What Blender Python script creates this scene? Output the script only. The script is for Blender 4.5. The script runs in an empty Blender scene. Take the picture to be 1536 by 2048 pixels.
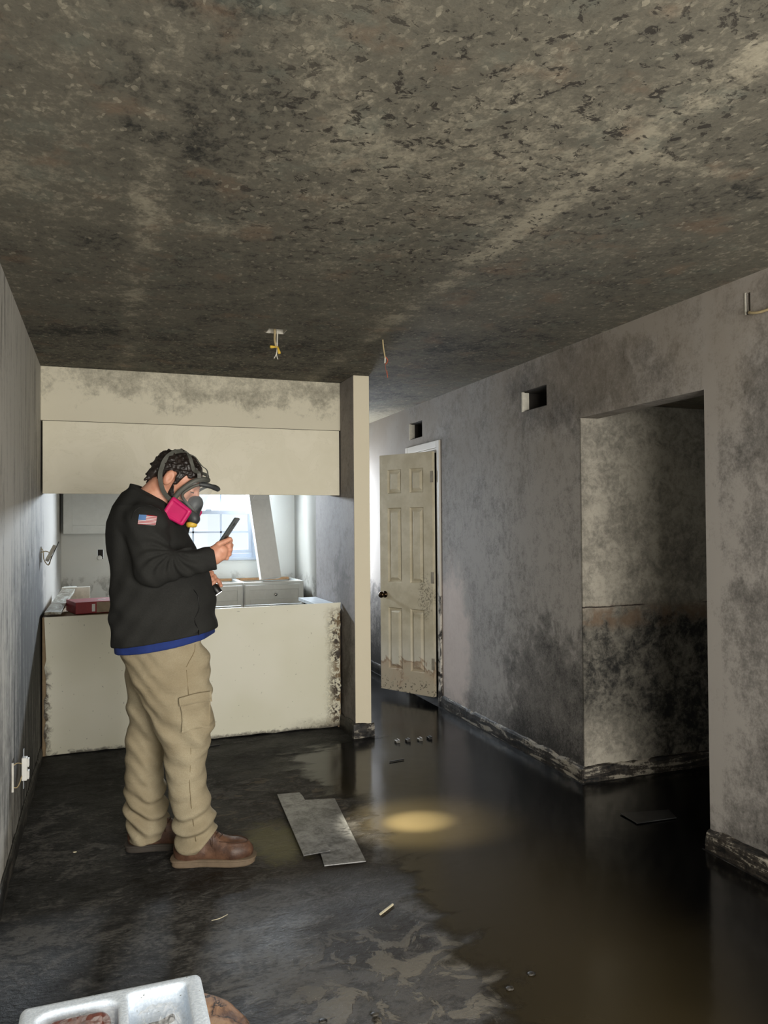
import bpy, bmesh, math, random
import numpy as np
from mathutils import Vector, Matrix
from mathutils.bvhtree import BVHTree
random.seed(7)
sc = bpy.context.scene
C = sc.collection
# ------------------------------------------------------------------ camera, world, light, exposure
H = 1.42; F0 = 1540.0; YAW = math.radians(20); HY = 1050.0; ROLL = 0.0075
PITCH = math.atan((HY-1024)/F0)
FW = Vector((math.sin(YAW), math.cos(YAW), 0)); RT = Vector((math.cos(YAW), -math.sin(YAW), 0))
cam = bpy.data.objects.new('camera', bpy.data.cameras.new('camera')); C.objects.link(cam)
cam.data.sensor_fit = 'VERTICAL'; cam.data.sensor_height = 24; cam.data.lens = 24*F0/2048
cam.data.clip_start = .05
cam.location = (0, 0, H)
cam.matrix_world = (Matrix.Translation((0, 0, H)) @ Matrix.Rotation(-YAW, 4, 'Z') @
                    Matrix.Rotation(math.pi/2+PITCH, 4, 'X') @ Matrix.Rotation(-ROLL, 4, 'Z'))
sc.camera = cam
sc.view_settings.view_transform = 'Standard'; sc.view_settings.look = 'None'
sc.view_settings.gamma = 1; sc.view_settings.use_curve_mapping = False
sc.view_settings.exposure = 1.45
w = bpy.data.worlds.new('world'); sc.world = w; w.use_nodes = True
bg = w.node_tree.nodes['Background']; bg.inputs[0].default_value = (.84, .94, 1, 1); bg.inputs[1].default_value = .37

def area(name, loc, target, sx, sy, power, col, spread=180):
    l = bpy.data.lights.new(name, 'AREA'); l.shape = 'RECTANGLE'; l.size = sx; l.size_y = sy
    l.energy = power; l.color = col; l.spread = math.radians(spread)
    o = bpy.data.objects.new(name, l); C.objects.link(o); o.location = loc
    o.rotation_euler = (Vector(target)-Vector(loc)).to_track_quat('-Z', 'Y').to_euler()
    return o
area('daylight_rear_window', (1.1, -1.34, 1.35), (1.15, 5, 1.05), 2.0, 1.7, 74, (1, .96, .875))
area('daylight_kitchen_window', (.96, 7.865, 1.885), (1.0, 6.6, .95), .86, .20, 52, (.82, .91, 1), 140)
area('fill_hall_end', (2.16, 7.66, 1.4), (2.3, 4, .7), .5, 1.3, 13, (.88, .93, 1))  # added fill at an unseen opening, brightens the hall end

# ------------------------------------------------------------------ node helpers
class S:
    def __init__(s, nt, so): s.nt = nt; s.so = so
    def _m(s, op, b=None, c=None):
        n = s.nt.nodes.new('ShaderNodeMath'); n.operation = op
        for i, x in enumerate((s, b, c)):
            if x is None: continue
            if isinstance(x, S): s.nt.links.new(x.so, n.inputs[i])
            else: n.inputs[i].default_value = x
        return S(s.nt, n.outputs[0])
    def __add__(s, o): return s._m('ADD', o)
    __radd__ = __add__
    def __sub__(s, o): return s._m('SUBTRACT', o)
    def __rsub__(s, o): return (s*-1)+o
    def __mul__(s, o): return s._m('MULTIPLY', o)
    __rmul__ = __mul__
    def pw(s, o): return s._m('POWER', o)
    def ab(s): return s._m('ABSOLUTE')
    def mx(s, o): return s._m('MAXIMUM', o)
    def mn(s, o): return s._m('MINIMUM', o)
    def ss(s, a, b, lo=0.0, hi=1.0):
        n = s.nt.nodes.new('ShaderNodeMapRange'); n.interpolation_type = 'SMOOTHSTEP'
        if a > b: a, b, lo, hi = b, a, hi, lo
        s.nt.links.new(s.so, n.inputs[0]); n.inputs[1].default_value = a; n.inputs[2].default_value = b
        n.inputs[3].default_value = lo; n.inputs[4].default_value = hi
        return S(s.nt, n.outputs[0])

class Mat:
    def __init__(m, name, rough=.6, col=(.5, .5, .5), metal=0, spec=.5):
        m.m = bpy.data.materials.new(name); m.m.use_nodes = True; m.nt = m.m.node_tree
        m.b = m.nt.nodes['Principled BSDF']
        m.b.inputs['Roughness'].default_value = rough; m.b.inputs['Metallic'].default_value = metal
        m.b.inputs['Specular IOR Level'].default_value = spec
        m.b.inputs['Base Color'].default_value = (*col, 1)
        g = m.nt.nodes.new('ShaderNodeTexCoord'); m.P = g.outputs['Object']
        x = m.nt.nodes.new('ShaderNodeSeparateXYZ'); m.nt.links.new(m.P, x.inputs[0])
        m.x, m.y, m.z = (S(m.nt, x.outputs[i]) for i in range(3))
    def vec(m, sc=(1, 1, 1), off=(0, 0, 0)):
        n = m.nt.nodes.new('ShaderNodeMapping'); m.nt.links.new(m.P, n.inputs[0])
        n.inputs['Scale'].default_value = sc; n.inputs['Location'].default_value = off; return n.outputs[0]
    def noise(m, s, d=4, r=.55, dist=0, sc=(1, 1, 1), off=(0, 0, 0)):
        n = m.nt.nodes.new('ShaderNodeTexNoise'); m.nt.links.new(m.vec(sc, off), n.inputs['Vector'])
        n.inputs['Scale'].default_value = s; n.inputs['Detail'].default_value = d
        n.inputs['Roughness'].default_value = r; n.inputs['Distortion'].default_value = dist
        return S(m.nt, n.outputs[0])
    def cells(m, s, sc=(1, 1, 1), off=(0, 0, 0), warp=.03):
        "random value per cell of a warped voronoi"
        nz = m.nt.nodes.new('ShaderNodeTexNoise'); m.nt.links.new(m.vec(sc, off), nz.inputs['Vector'])
        nz.inputs['Scale'].default_value = 14; nz.inputs['Detail'].default_value = 3
        a = m.nt.nodes.new('ShaderNodeVectorMath'); a.operation = 'MULTIPLY_ADD'
        m.nt.links.new(nz.outputs['Color'], a.inputs[0]); a.inputs[1].default_value = (warp,)*3
        m.nt.links.new(m.vec(sc, off), a.inputs[2])
        v = m.nt.nodes.new('ShaderNodeTexVoronoi'); m.nt.links.new(a.outputs[0], v.inputs['Vector'])
        v.inputs['Scale'].default_value = s
        x = m.nt.nodes.new('ShaderNodeSeparateColor'); m.nt.links.new(v.outputs['Color'], x.inputs[0])
        return S(m.nt, x.outputs[0])
    def mix(m, f, a, b):
        n = m.nt.nodes.new('ShaderNodeMix'); n.data_type = 'RGBA'
        for k, x in ((0, f), (6, a), (7, b)):
            if isinstance(x, S): m.nt.links.new(x.so, n.inputs[k])
            elif k == 0: n.inputs[0].default_value = x
            else: n.inputs[k].default_value = (*x, 1)
        return S(m.nt, n.outputs[2])
    def blob(m, c, r, soft=.5, nz=None, amt=.5):
        "a stain or painted lit patch with its own irregular outline: 1 inside, 0 outside"
        d = None
        for s, cc, rr in zip((m.x, m.y, m.z), c, r):
            if rr is None: continue
            t = (s-cc)*(1/rr); t = t*t
            d = t if d is None else d+t
        d = d.pw(.5)
        if nz is not None: d = d+(nz-.5)*(2*amt)
        return d.ss(1+soft/2, 1-soft/2)
    def out(m, col=None, rough=None, bump=None, bd=.3, dist=.01, alpha=None):
        L = m.nt.links
        if col is not None: L.new(col.so, m.b.inputs['Base Color'])
        if rough is not None: L.new(rough.so, m.b.inputs['Roughness'])
        if alpha is not None: L.new(alpha.so, m.b.inputs['Alpha'])
        if bump is not None:
            n = m.nt.nodes.new('ShaderNodeBump'); n.inputs['Strength'].default_value = bd
            n.inputs['Distance'].default_value = dist
            L.new(bump.so, n.inputs['Height']); L.new(n.outputs[0], m.b.inputs['Normal'])
        return m.m

def rgb(r, g, b): return tuple(((c/255)/12.92 if c/255 < .04045 else ((c/255+.055)/1.055)**2.4) for c in (r, g, b))
def plain(name, col, rough=.6, metal=0, spec=.5, var=.12, sc=25):
    m = Mat(name, rough, col, metal, spec)
    n = m.noise(sc, 5, .6)
    c = m.mix(n.ss(.3, .7), tuple(x*(1-var) for x in col), tuple(min(1, x*(1+var)) for x in col))
    return m.out(c)

# ---- setting materials
def mat_ceiling():
    m = Mat('mouldy_ceiling', .85)
    n1 = m.noise(1.3, 3, .5); n2 = m.noise(4.5, 5, .6, .4, off=(3, 1, 0)); n3 = m.noise(26, 6, .65)
    c1 = m.cells(30, sc=(1.5, 1, 1), warp=.05); c2 = m.cells(58, sc=(1.5, 1, 1), off=(4, 2, 0), warp=.03)
    n4 = m.noise(75, 5, .7, .4, sc=(1.3, 1, 1)); v = n1*.50+n2*.50+n3*.45+n4*.42+c1*.10+c2*.09-.57
    nn = m.noise(9, 4, .6, off=(1, 5, 2))
    wob = (m.noise(3.5, 3)-.5)*.05
    s1 = ((m.x-.135)+wob).ab().ss(.085, .01); s2 = ((m.x-1.35)+wob).ab().ss(.085, .01)
    mid = m.x.ss(.13, .15)*m.x.ss(1.36, 1.34)
    s3 = ((m.y-2.62)+wob*1.5).ab().ss(.10, .01)*mid
    s4 = ((m.y-1.74)+wob).ab().ss(.06, .01)*m.x.ss(1.34, 1.36)
    seam = ((s1+s2+s3*.5+s4*.6)*nn.ss(.3, .62)).mn(1)
    v = v+seam*.26
    edge = m.blob((.7, 4.9, 0), (1.6, 1.3, None), 1.4, n2, .5)
    v = v-edge*.12-m.blob((.2, 1.7, 0), (.16, .8, None), 1.3, n2, .7)*.16-m.y.ss(2.7, 3.3)*.05-m.blob((1.75, 2.0, 0), (.25, .35, None), 1.3, n2, .7)*.12+m.blob((.75, 1.5, 0), (.7, .9, None), 1.5, n2, .3)*.04
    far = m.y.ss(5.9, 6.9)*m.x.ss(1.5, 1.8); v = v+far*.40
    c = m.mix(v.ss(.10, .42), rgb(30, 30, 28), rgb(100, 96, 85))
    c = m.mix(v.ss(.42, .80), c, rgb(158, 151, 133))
    c = m.mix(m.noise(5, 5, .6, off=(7, 7, 7)).ss(.55, .72)*.45, c, rgb(128, 104, 84))
    c = m.mix(m.noise(6, 4, .6, off=(2, 9, 7)).ss(.55, .72)*.35, c, rgb(110, 116, 106))
    # dark rusty crusts in the middle of the sheet
    k = m.noise(24, 6, .7, .5, sc=(1.0, 1.1, 1), off=(0, 3, 0)).ss(.56, .61)*m.blob((1.0, 2.0, 0), (.75, 1.1, None), 1.0, n2, .4)
    c = m.mix(k*.85, c, rgb(30, 24, 21))
    k2 = c2.ss(.93, .95)*n3.ss(.4, .6); c = m.mix(k2*.5, c, rgb(165, 158, 140))
    return m.out(c, bump=v+k*-.3, bd=.4, dist=.006)
def mat_wall(name, base, dark, brown, style):
    m = Mat(name, .8)
    n1 = m.noise(1.6, 4, .55, off=(5, 0, 1)); n2 = m.noise(7, 6, .62, .5); n3 = m.noise(45, 6, .7)
    st = m.noise(14, 5, .6, sc=(1, 1, .12)); sp = m.noise(110, 3, .6)
    if style == 'streak':   # left wall
        v = n1*.5+st*.8+n3*.35-.26
        fst = m.noise(42, 5, .65, sc=(1, 1, .06)); v = v+(fst-.5)*.9
        wet = m.blob((0, 4.7, .55), (None, 1.25, .75), .9, n2, .5)
        top = m.blob((0, 5.0, 1.2), (None, .8, .8), .9, n2, .5)
        v = v-wet*.42-top*.12+m.y.ss(5.2, 5.8)*.35
    elif style == 'right':
        n5 = m.noise(20, 6, .68, .3, sc=(1, 1, .7)); v = n1*.40+n2*.45+n5*.5+n3*.40+sp*.30-.50
        up = m.z.ss(1.3, 2.35)
        low = m.blob((0, 3.9, .18), (None, .62, .62), .8, n2, .7)
        foot = m.z.ss(.34, .08)*.26*n2.ss(.3, .6)
        v = v-low*.24*(n5*2.2-.1)-foot-m.blob((0, 3.75, 2.2), (None, .7, .22), .8, n2, .6)*.20
        v = v-m.blob((0, 7.0, .35), (None, .5, .55), .8, n2, .6)*.35
        v = v-m.blob((0, 2.35, 1.1), (None, .17, 1.2), .6, n2, .5)*.12
        v = v+m.blob((0, 2.66, 1.1), (None, .05, 1.3), .6, n2, .6)*.14
        v = v+m.y.ss(5.9, 6.6)*.2*m.z.ss(.6, 1.1)+((m.z-1.2)+(n2-.5)*.04).ab().ss(.05, .0)*.10*n2.ss(.35, .6)
    elif style == 'nook':
        n5 = m.noise(16, 6, .68, .8); v = n1*.4+n2*.5+n3*.35+n5*.55+sp*.15-.52
        low = (m.z+(n2-.5)*.14).ss(.98, .80)
        v = v-low*.20-m.blob((3.0, 0, .5), (.35, None, .5), 1.2, n2, .5)*.08
        v = v+(m.z+(n2-.5)*.5).ss(.5, .12)*.25*m.x.ss(3.05, 2.7)
    else:
        n5 = m.noise(18, 6, .68, .3); v = n1*.3+n2*.4+n3*.35+n5*.35+sp*.15-.25
        if style == 'soffit': v = v+.12-m.blob((.7, 0, 2.42), (1.4, None, .20), .9, n2, .8)*.22+m.z.ss(2.16, 2.10)*.3
        if style == 'partition':
            v = v-m.z.ss(1.1, .2)*.18-m.blob((0, 5.2, .7), (None, .22, .5), .8, n2, .7)*.22
        if style == 'kitchen':
            v = v+.30-m.z.ss(1.12, .86)*n2.ss(.4, .6)*.5
        if style == 'post':
            v = v+.42-m.z.ss(1.45, .6)*n2.ss(.46, .62)*m.noise(4, 3, off=(1, 1, 8)).ss(.35, .6)*.42-m.z.ss(.15, .03)*.3
    c = m.mix(v.ss(.05, .38), dark, tuple((a*.55+b*.45) for a, b in zip(dark, base)))
    c = m.mix(v.ss(.30, .62), c, base)
    if brown:
        if style == 'right':
            c = m.mix(up*n1.ss(.3, .6)*.45, c, rgb(128, 116, 100))
            lit_patch = m.blob((0, 5.3, .5), (None, .28, .55), .7, n2, .6); c = m.mix(lit_patch*.7, c, rgb(214, 198, 188))  # light falling beside the door, painted into the wall colour
        elif style == 'nook':
            band = ((m.z-.90)+(n2-.5)*.10).ab().ss(.09, .02); c = m.mix(band*.75*n2.ss(.35, .55), c, rgb(98, 76, 56))
            c = m.mix(((m.z-.955)+(n2-.5)*.02).ab().ss(.006, .002)*n1.ss(.45, .55), c, rgb(40, 30, 24))
        else: c = m.mix(n2.ss(.55, .75)*.35, c, brown)
    return m.out(c, bump=n3*.6+n2*.4, bd=.22, dist=.004)
def mat_floor():
    m = Mat('mouldy_floor', .55, spec=.3)
    n1 = m.noise(2.2, 5, .6, .3, off=(2, 2, 0)); n2 = m.noise(9, 6, .65, .8, sc=(1, 1.5, 1)); n3 = m.noise(48, 5, .7, sc=(1, 1.6, 1))
    v = n1*.85+n2*.9+n3*.75-.83
    v = v-m.blob((-.1, 1.9, 0), (.4, .7, None), 1.2, n2, .5)*.12-m.blob((.5, 4.6, 0), (1.2, .35, None), 1.2, n2, .5)*.1
    v = v+m.blob((.75, 2.25, 0), (.75, .6, None), 1.2, n2, .7)*.12-m.blob((.0, 2.0, 0), (.5, .45, None), .9, n2, .5)*.28
    v = v-m.blob((.85, 2.55, 0), (.2, .22, None), .6, n2, .6)*.26-m.y.ss(4.3, 5.0)*.14-m.x.ss(2.2, 2.6)*.2
    c = m.mix(v.ss(.16, .40), rgb(10, 10, 10), rgb(46, 46, 46))
    c = m.mix(v.ss(.38, .62), c, rgb(92, 90, 87))
    br = m.blob((1.0, 2.6, 0), (.55, 1.6, None), 1.0, n2, .6)
    c = m.mix(br*.4, c, rgb(56, 47, 36))
    # flaking light patches by the puddle edge
    fl = m.noise(7, 6, .62, 1.0, off=(5, 3, 0)).ss(.52, .56)*m.blob((.95, 1.95, 0), (.42, .62, None), .8, n2, .5)
    c = m.mix(fl*.65, c, rgb(122, 115, 102))
    ye = m.blob((.72, 3.45, 0), (.12, .22, None), .8, n2, .9); c = m.mix(ye*.6, c, rgb(128, 124, 92))
    fl2 = m.noise(9, 5, .6, .8, sc=(1, 1.8, 1), off=(1, 3, 0)).ss(.56, .62)*m.blob((.9, 3.95, 0), (.45, .45, None), .8, n2, .5)
    c = m.mix(fl2*.55, c, rgb(110, 98, 84))
    sp = m.noise(120, 2, .5).ss(.70, .74); c = m.mix(sp*.6, c, rgb(150, 148, 140))
    return m.out(c, rough=n1.ss(.3, .7, .45, .8), bump=v+fl*.5+fl2*.4, bd=.9, dist=.012)
def mat_board(name, light, dark, mid=None, st3=(1, .3, 2.4)):
    m = Mat(name, .55)
    n = m.noise(12, 6, .66, .5, sc=st3); n2 = m.noise(70, 4, .7); st = m.noise(9, 4, .6, off=(4, 4, 4))
    f = (n*.8+n2*.25+st*.3-.16)
    c = m.mix(f.ss(.42, .50), dark, mid or tuple((a+b)/2 for a, b in zip(light, dark)))
    c = m.mix(f.ss(.52, .60), c, light)
    return m.out(c, bump=f, bd=.5, dist=.006)

M = {}
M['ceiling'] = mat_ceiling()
M['left'] = mat_wall('mouldy_wall_streaks', rgb(186, 183, 176), rgb(40, 39, 36), None, 'streak')
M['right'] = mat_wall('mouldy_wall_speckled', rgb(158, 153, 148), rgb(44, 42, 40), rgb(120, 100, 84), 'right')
M['nook'] = mat_wall('mouldy_wall_damp', rgb(160, 154, 142), rgb(20, 20, 19), rgb(98, 72, 50), 'nook')
M['soffit'] = mat_wall('mouldy_soffit', rgb(224, 217, 196), rgb(84, 80, 70), None, 'soffit')
M['partition'] = mat_wall('mouldy_partition', rgb(150, 144, 142), rgb(66, 60, 55), rgb(96, 84, 74), 'partition')
M['post'] = mat_wall('painted_wall_end', rgb(226, 216, 192), rgb(84, 78, 66), None, 'post')
M['kitchen'] = mat_wall('kitchen_wall_paint', rgb(206, 208, 204), rgb(92, 88, 82), None, 'kitchen')
M['kitchen_shaded'] = mat_wall('shaded_kitchen_wall', rgb(150, 148, 140), rgb(80, 76, 70), None, 'kitchen')  # kitchen paint darkened: the weaker light on this wall is in the colour
M['floor'] = mat_floor()
M['board'] = mat_board('peeling_baseboard', rgb(140, 134, 122), rgb(8, 8, 8), rgb(44, 39, 34))
M['board_x'] = mat_board('peeling_baseboard_hall', rgb(140, 134, 122), rgb(8, 8, 8), rgb(44, 39, 34), (.3, 1, 2.4))
M['board_dark'] = mat_board('dark_baseboard', rgb(66, 62, 56), rgb(8, 8, 8), rgb(24, 22, 20))
M['white_trim'] = plain('white_trim_paint', rgb(214, 212, 204), .5)
M['dark_void'] = plain('dark_cavity', rgb(38, 34, 30), .9)
M['black'] = plain('black_plastic', rgb(18, 18, 18), .4)

# ------------------------------------------------------------------ mesh helpers
def tag(o, label=None, cat=None, group=None, kind=None):
    if label: o['label'] = label
    if cat: o['category'] = cat
    if group: o['group'] = group
    if kind: o['kind'] = kind
    return o
def mesh_obj(name, verts, faces, mat, parent=None, smooth=False, mats=None, idx=None, loc=None):
    me = bpy.data.meshes.new(name); me.from_pydata([tuple(v) for v in verts], [], [tuple(f) for f in faces]); me.update()
    for mm in (mats or [mat]): me.materials.append(mm)
    if idx is not None: me.polygons.foreach_set('material_index', idx)
    if smooth: me.polygons.foreach_set('use_smooth', [True]*len(me.polygons))
    o = bpy.data.objects.new(name, me); C.objects.link(o)
    if parent: o.parent = parent
    if loc is not None: o.location = loc
    return o
def bm_obj(name, bm, mat, parent=None, smooth=False, bevel=0, seg=2, mats=None):
    bmesh.ops.recalc_face_normals(bm, faces=bm.faces)
    me = bpy.data.meshes.new(name); bm.to_mesh(me); bm.free()
    for mm in (mats or [mat]): me.materials.append(mm)
    if smooth: me.polygons.foreach_set('use_smooth', [True]*len(me.polygons))
    o = bpy.data.objects.new(name, me); C.objects.link(o)
    if parent: o.parent = parent
    if bevel:
        b = o.modifiers.new('bevel', 'BEVEL'); b.width = bevel; b.segments = seg; b.limit_method = 'ANGLE'
    return o
def empty(name, label, cat, loc=(0, 0, 0), group=None):
    o = bpy.data.objects.new(name, None); C.objects.link(o); o.location = loc
    return tag(o, label, cat, group)
def box(bm, lo, hi, mi=0, M4=None):
    vs = [bm.verts.new((x, y, z)) for x in (lo[0], hi[0]) for y in (lo[1], hi[1]) for z in (lo[2], hi[2])]
    if M4 is not None:
        for v in vs: v.co = M4 @ v.co
    for f in ((0, 1, 3, 2), (4, 6, 7, 5), (0, 4, 5, 1), (2, 3, 7, 6), (0, 2, 6, 4), (1, 5, 7, 3)):
        fc = bm.faces.new([vs[i] for i in f]); fc.material_index = mi
def tube(bm, pts, r, n=8, cap=True, mi=0):
    pts = [Vector(p) for p in pts]; rings = []
    rs = r if isinstance(r, (list, tuple)) else [r]*len(pts)
    up = Vector((.3, .2, 1)).normalized()
    for i, p in enumerate(pts):
        t = (pts[min(i+1, len(pts)-1)]-pts[max(i-1, 0)]).normalized()
        a = t.cross(up)
        if a.length < .05: a = t.cross(Vector((1, 0, 0)))
        a.normalize(); b = t.cross(a)
        rings.append([bm.verts.new(p+(a*math.cos(k*2*math.pi/n)+b*math.sin(k*2*math.pi/n))*rs[i]) for k in range(n)])
    for A, B in zip(rings, rings[1:]):
        for k in range(n):
            f = bm.faces.new((A[k], A[(k+1) % n], B[(k+1) % n], B[k])); f.smooth = True; f.material_index = mi
    if cap:
        for R in (rings[0][::-1], rings[-1]):
            f = bm.faces.new(R); f.material_index = mi
def spline(pts, n=8):
    pts = [Vector(p) for p in pts]; out = []
    for i in range(len(pts)-1):
        p0, p1, p2, p3 = pts[max(i-1, 0)], pts[i], pts[i+1], pts[min(i+2, len(pts)-1)]
        for k in range(n):
            t = k/n
            out.append(.5*((2*p1)+(p2-p0)*t+(2*p0-5*p1+4*p2-p3)*t*t+(3*p1-p0-3*p2+p3)*t**3))
    return out+[pts[-1]]
def lathe(bm, prof, o, axis, n=24, mi=0):
    axis = Vector(axis).normalized(); a = axis.cross(Vector((.3, .9, .1))).normalized(); b = axis.cross(a); o = Vector(o)
    rings = [[bm.verts.new(o+axis*h+(a*math.cos(k*2*math.pi/n)+b*math.sin(k*2*math.pi/n))*max(r, 1e-4)) for k in range(n)] for r, h in prof]
    for A, B in zip(rings, rings[1:]):
        for k in range(n):
            f = bm.faces.new((A[k], A[(k+1) % n], B[(k+1) % n], B[k])); f.smooth = True; f.material_index = mi
def wall(name, org, U, V, N, us, vs, holes, th, mat, kind='structure', mat2=None):
    "slab in the U,V plane with rectangular through holes; thickness goes along N"
    org, U, V, N = map(Vector, (org, U, V, N))
    ub = sorted(set([us[0], us[1]]+[h[i] for h in holes for i in (0, 1)]))
    vb = sorted(set([vs[0], vs[1]]+[h[i] for h in holes for i in (2, 3)]))
    solid = lambda i, j: 0 <= i < len(ub)-1 and 0 <= j < len(vb)-1 and not any(
        h[0] <= (ub[i]+ub[i+1])/2 <= h[1] and h[2] <= (vb[j]+vb[j+1])/2 <= h[3] for h in holes)
    bm = bmesh.new(); cache = {}
    def vt(i, j, k):
        if (i, j, k) not in cache: cache[(i, j, k)] = bm.verts.new(org+U*ub[i]+V*vb[j]+N*(th*k))
        return cache[(i, j, k)]
    for i in range(len(ub)-1):
        for j in range(len(vb)-1):
            if not solid(i, j): continue
            bm.faces.new((vt(i, j, 0), vt(i+1, j, 0), vt(i+1, j+1, 0), vt(i, j+1, 0)))
            bm.faces.new((vt(i, j, 1), vt(i, j+1, 1), vt(i+1, j+1, 1), vt(i+1, j, 1)))
            for di, dj, a, b in ((-1, 0, (i, j), (i, j+1)), (1, 0, (i+1, j), (i+1, j+1)), (0, -1, (i, j), (i+1, j)), (0, 1, (i, j+1), (i+1, j+1))):
                if not solid(i+di, j+dj): bm.faces.new((vt(*a, 0), vt(*b, 0), vt(*b, 1), vt(*a, 1)))
    o = bm_obj(name, bm, mat); tag(o, kind=kind); return o

# ------------------------------------------------------------------ the room shell
XL, XR, YB, YP, ZC = -.37, 2.48, 7.7, 5.23, 2.43
YR = -1.4
bm = bmesh.new(); box(bm, (XL-.1, YR-.1, -.1), (4.4, YB+.3, 0)); tag(bm_obj('floor', bm, M['floor']), kind='structure')
ch = (.795, .895, 3.885, 3.985)
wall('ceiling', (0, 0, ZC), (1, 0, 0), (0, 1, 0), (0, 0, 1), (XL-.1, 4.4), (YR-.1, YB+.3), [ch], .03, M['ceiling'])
wall('wall_left', (XL, 0, 0), (0, 1, 0), (0, 0, 1), (-1, 0, 0), (YR, YB+.1), (0, ZC),
     [(5.24, 5.34, 1.20, 1.30), (3.64, 3.74, .29, .42), (4.62, 4.635, 1.25, 1.33), (4.40, 4.415, 1.22, 1.30)], .1, M['left'])
V1 = (3.966, 4.257, 2.125, 2.252); V2 = (5.874, 6.16, 2.15, 2.29)
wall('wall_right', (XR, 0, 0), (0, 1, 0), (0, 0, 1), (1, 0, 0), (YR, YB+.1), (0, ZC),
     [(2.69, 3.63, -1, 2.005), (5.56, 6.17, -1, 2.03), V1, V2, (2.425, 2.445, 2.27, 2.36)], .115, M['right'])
wall('wall_hall', (0, 3.627, 0), (1, 0, 0), (0, 0, 1), (0, 1, 0), (XR+.003, 4.3), (0, 2.42), [], .08, M['nook'])
wall('wall_hall_right', (4.3, 0, 0), (0, 1, 0), (0, 0, 1), (1, 0, 0), (.3, 3.7), (0, 2.42), [], .08, M['nook'])
wall('wall_hall_rear', (0, .3, 0), (1, 0, 0), (0, 0, 1), (0, -1, 0), (XR+.115, 4.3), (0, 2.42), [(3.5, 4.1, .9, 1.9)], .08, M['nook'])
wall('ceiling_hall', (0, 0, 2.09), (1, 0, 0), (0, 1, 0), (0, 0, 1), (XR+.115, 4.3), (.3, 3.63), [], .05, M['ceiling'])
area('fill_side_room', (3.8, .34, 1.4), (3.6, 3.6, 1.5), .55, .9, 1.0, (1, .95, .82))  # added weak fill in the unseen side room, lifts the doorway wall
WX = (.47, 1.45); WZ = (1.10, 2.02)
wall('wall_back', (0, YB, 0), (1, 0, 0), (0, 0, 1), (0, 1, 0), (XL, XR+.1), (0, ZC),
     [(WX[0], WX[1], WZ[0], WZ[1]), (1.92, 2.40, .5, 2.0), (-.055, -.005, 1.12, 1.21)], .14, M['kitchen'])
wall('wall_rear', (0, YR, 0), (1, 0, 0), (0, 0, 1), (0, -1, 0), (XL, XR), (0, ZC), [(.05, 2.15, .45, 2.25)], .12, M['soffit'])
wall('wall_kitchen_right', (1.83, 0, 0), (0, 1, 0), (0, 0, 1), (1, 0, 0), (6.85, YB), (0, ZC), [], .08, M['kitchen_shaded'])
# partition: long sides in mouldy paint, painted end facing the room
bm = bmesh.new(); box(bm, (1.577, 4.92, 0), (1.69, 5.91, ZC))
for f in bm.faces:
    if f.calc_center_median().y < 4.93: f.material_index = 1
tag(bm_obj('wall_partition', bm, None, bevel=.004, mats=[M['partition'], M['post']]), kind='structure')
bm = bmesh.new(); box(bm, (XL, YP-.004, 2.09), (1.577, YP+.36, ZC)); tag(bm_obj('wall_soffit', bm, M['soffit'], bevel=.004), kind='structure')

# closet behind the door, dark
bm = bmesh.new()
box(bm, (XR+.6, 5.4, 0), (XR+.64, 6.4, 2.43)); box(bm, (XR+.115, 5.36, 0), (XR+.6, 5.4, 2.43)); box(bm, (XR+.115, 6.4, 0), (XR+.6, 6.44, 2.43))
tag(bm_obj('wall_closet', bm, M['dark_void']), kind='structure')

# corner bead strips and ceiling tape edge
bm = bmesh.new(); box(bm, (XR-.002, 3.618, .11), (XR+.012, 3.6265, 2.0)); tag(bm_obj('trim_1', bm, M['nook']), kind='structure')

def baseboard(name, a, b, n, h=.09, t=.016, mat=None, amp=.006, seed=0, sag=0):
    "weathered board from a to b (on the floor), thickness along n"
    a, b, n = Vector(a), Vector(b), Vector(n); L = (b-a).length; k = max(6, int(L/.02)); rng = random.Random(seed)
    prof = [(0, 0), (1, 0), (1, .45), (.8, .8), (.55, .93), (.2, 1), (0, 1)]
    bm = bmesh.new(); rings = []; hh = h
    chips = [(rng.random()*L, rng.uniform(.02, .10), rng.uniform(.1, .6)) for _ in range(int(L*4))]
    for i in range(k+1):
        p = a.lerp(b, i/k); s = L*i/k
        d = sum(c[2]*max(0, 1-abs(s-c[0])/c[1]) for c in chips)
        wv = .5+.5*math.sin(s*9+seed)*math.sin(s*23+seed*2)
        hh = h*(1-.35*min(d, 1)*.8)+amp*(wv-.5)+rng.uniform(-1, 1)*.0025
        tt = t*(1+.9*wv*.5+.4*min(d, 1))
        rings.append([bm.verts.new(p+n*(tt*x+rng.uniform(0, .0015))+Vector((0, 0, hh*z))) for x, z in prof])
    m_ = len(prof)
    for A, B in zip(rings, rings[1:]):
        for q in range(m_-1): bm.faces.new((A[q], A[q+1], B[q+1], B[q]))
    bm.faces.new(rings[0]); bm.faces.new(rings[-1][::-1])
    return tag(bm_obj(name, bm, mat or M['board']), kind='structure')
baseboard('baseboard_right_far', (XR, 3.612, 0), (XR, 5.50, 0), (-1, 0, 0), seed=1)
baseboard('baseboard_right_near', (XR, YR, 0), (XR, 2.69, 0), (-1, 0, 0), h=.10, t=.022, seed=2)
baseboard('baseboard_right_end', (XR, 6.22, 0), (XR, YB, 0), (-1, 0, 0), seed=3, mat=M['board_dark'])
baseboard('baseboard_hall', (XR-.014, 3.627, 0), (4.3, 3.627, 0), (0, -1, 0), h=.085, seed=4, mat=M['board_x'])
baseboard('baseboard_left', (XL, YR, 0), (XL, 5.22, 0), (1, 0, 0), h=.075, t=.012, seed=5, mat=M['board_dark'])
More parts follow.
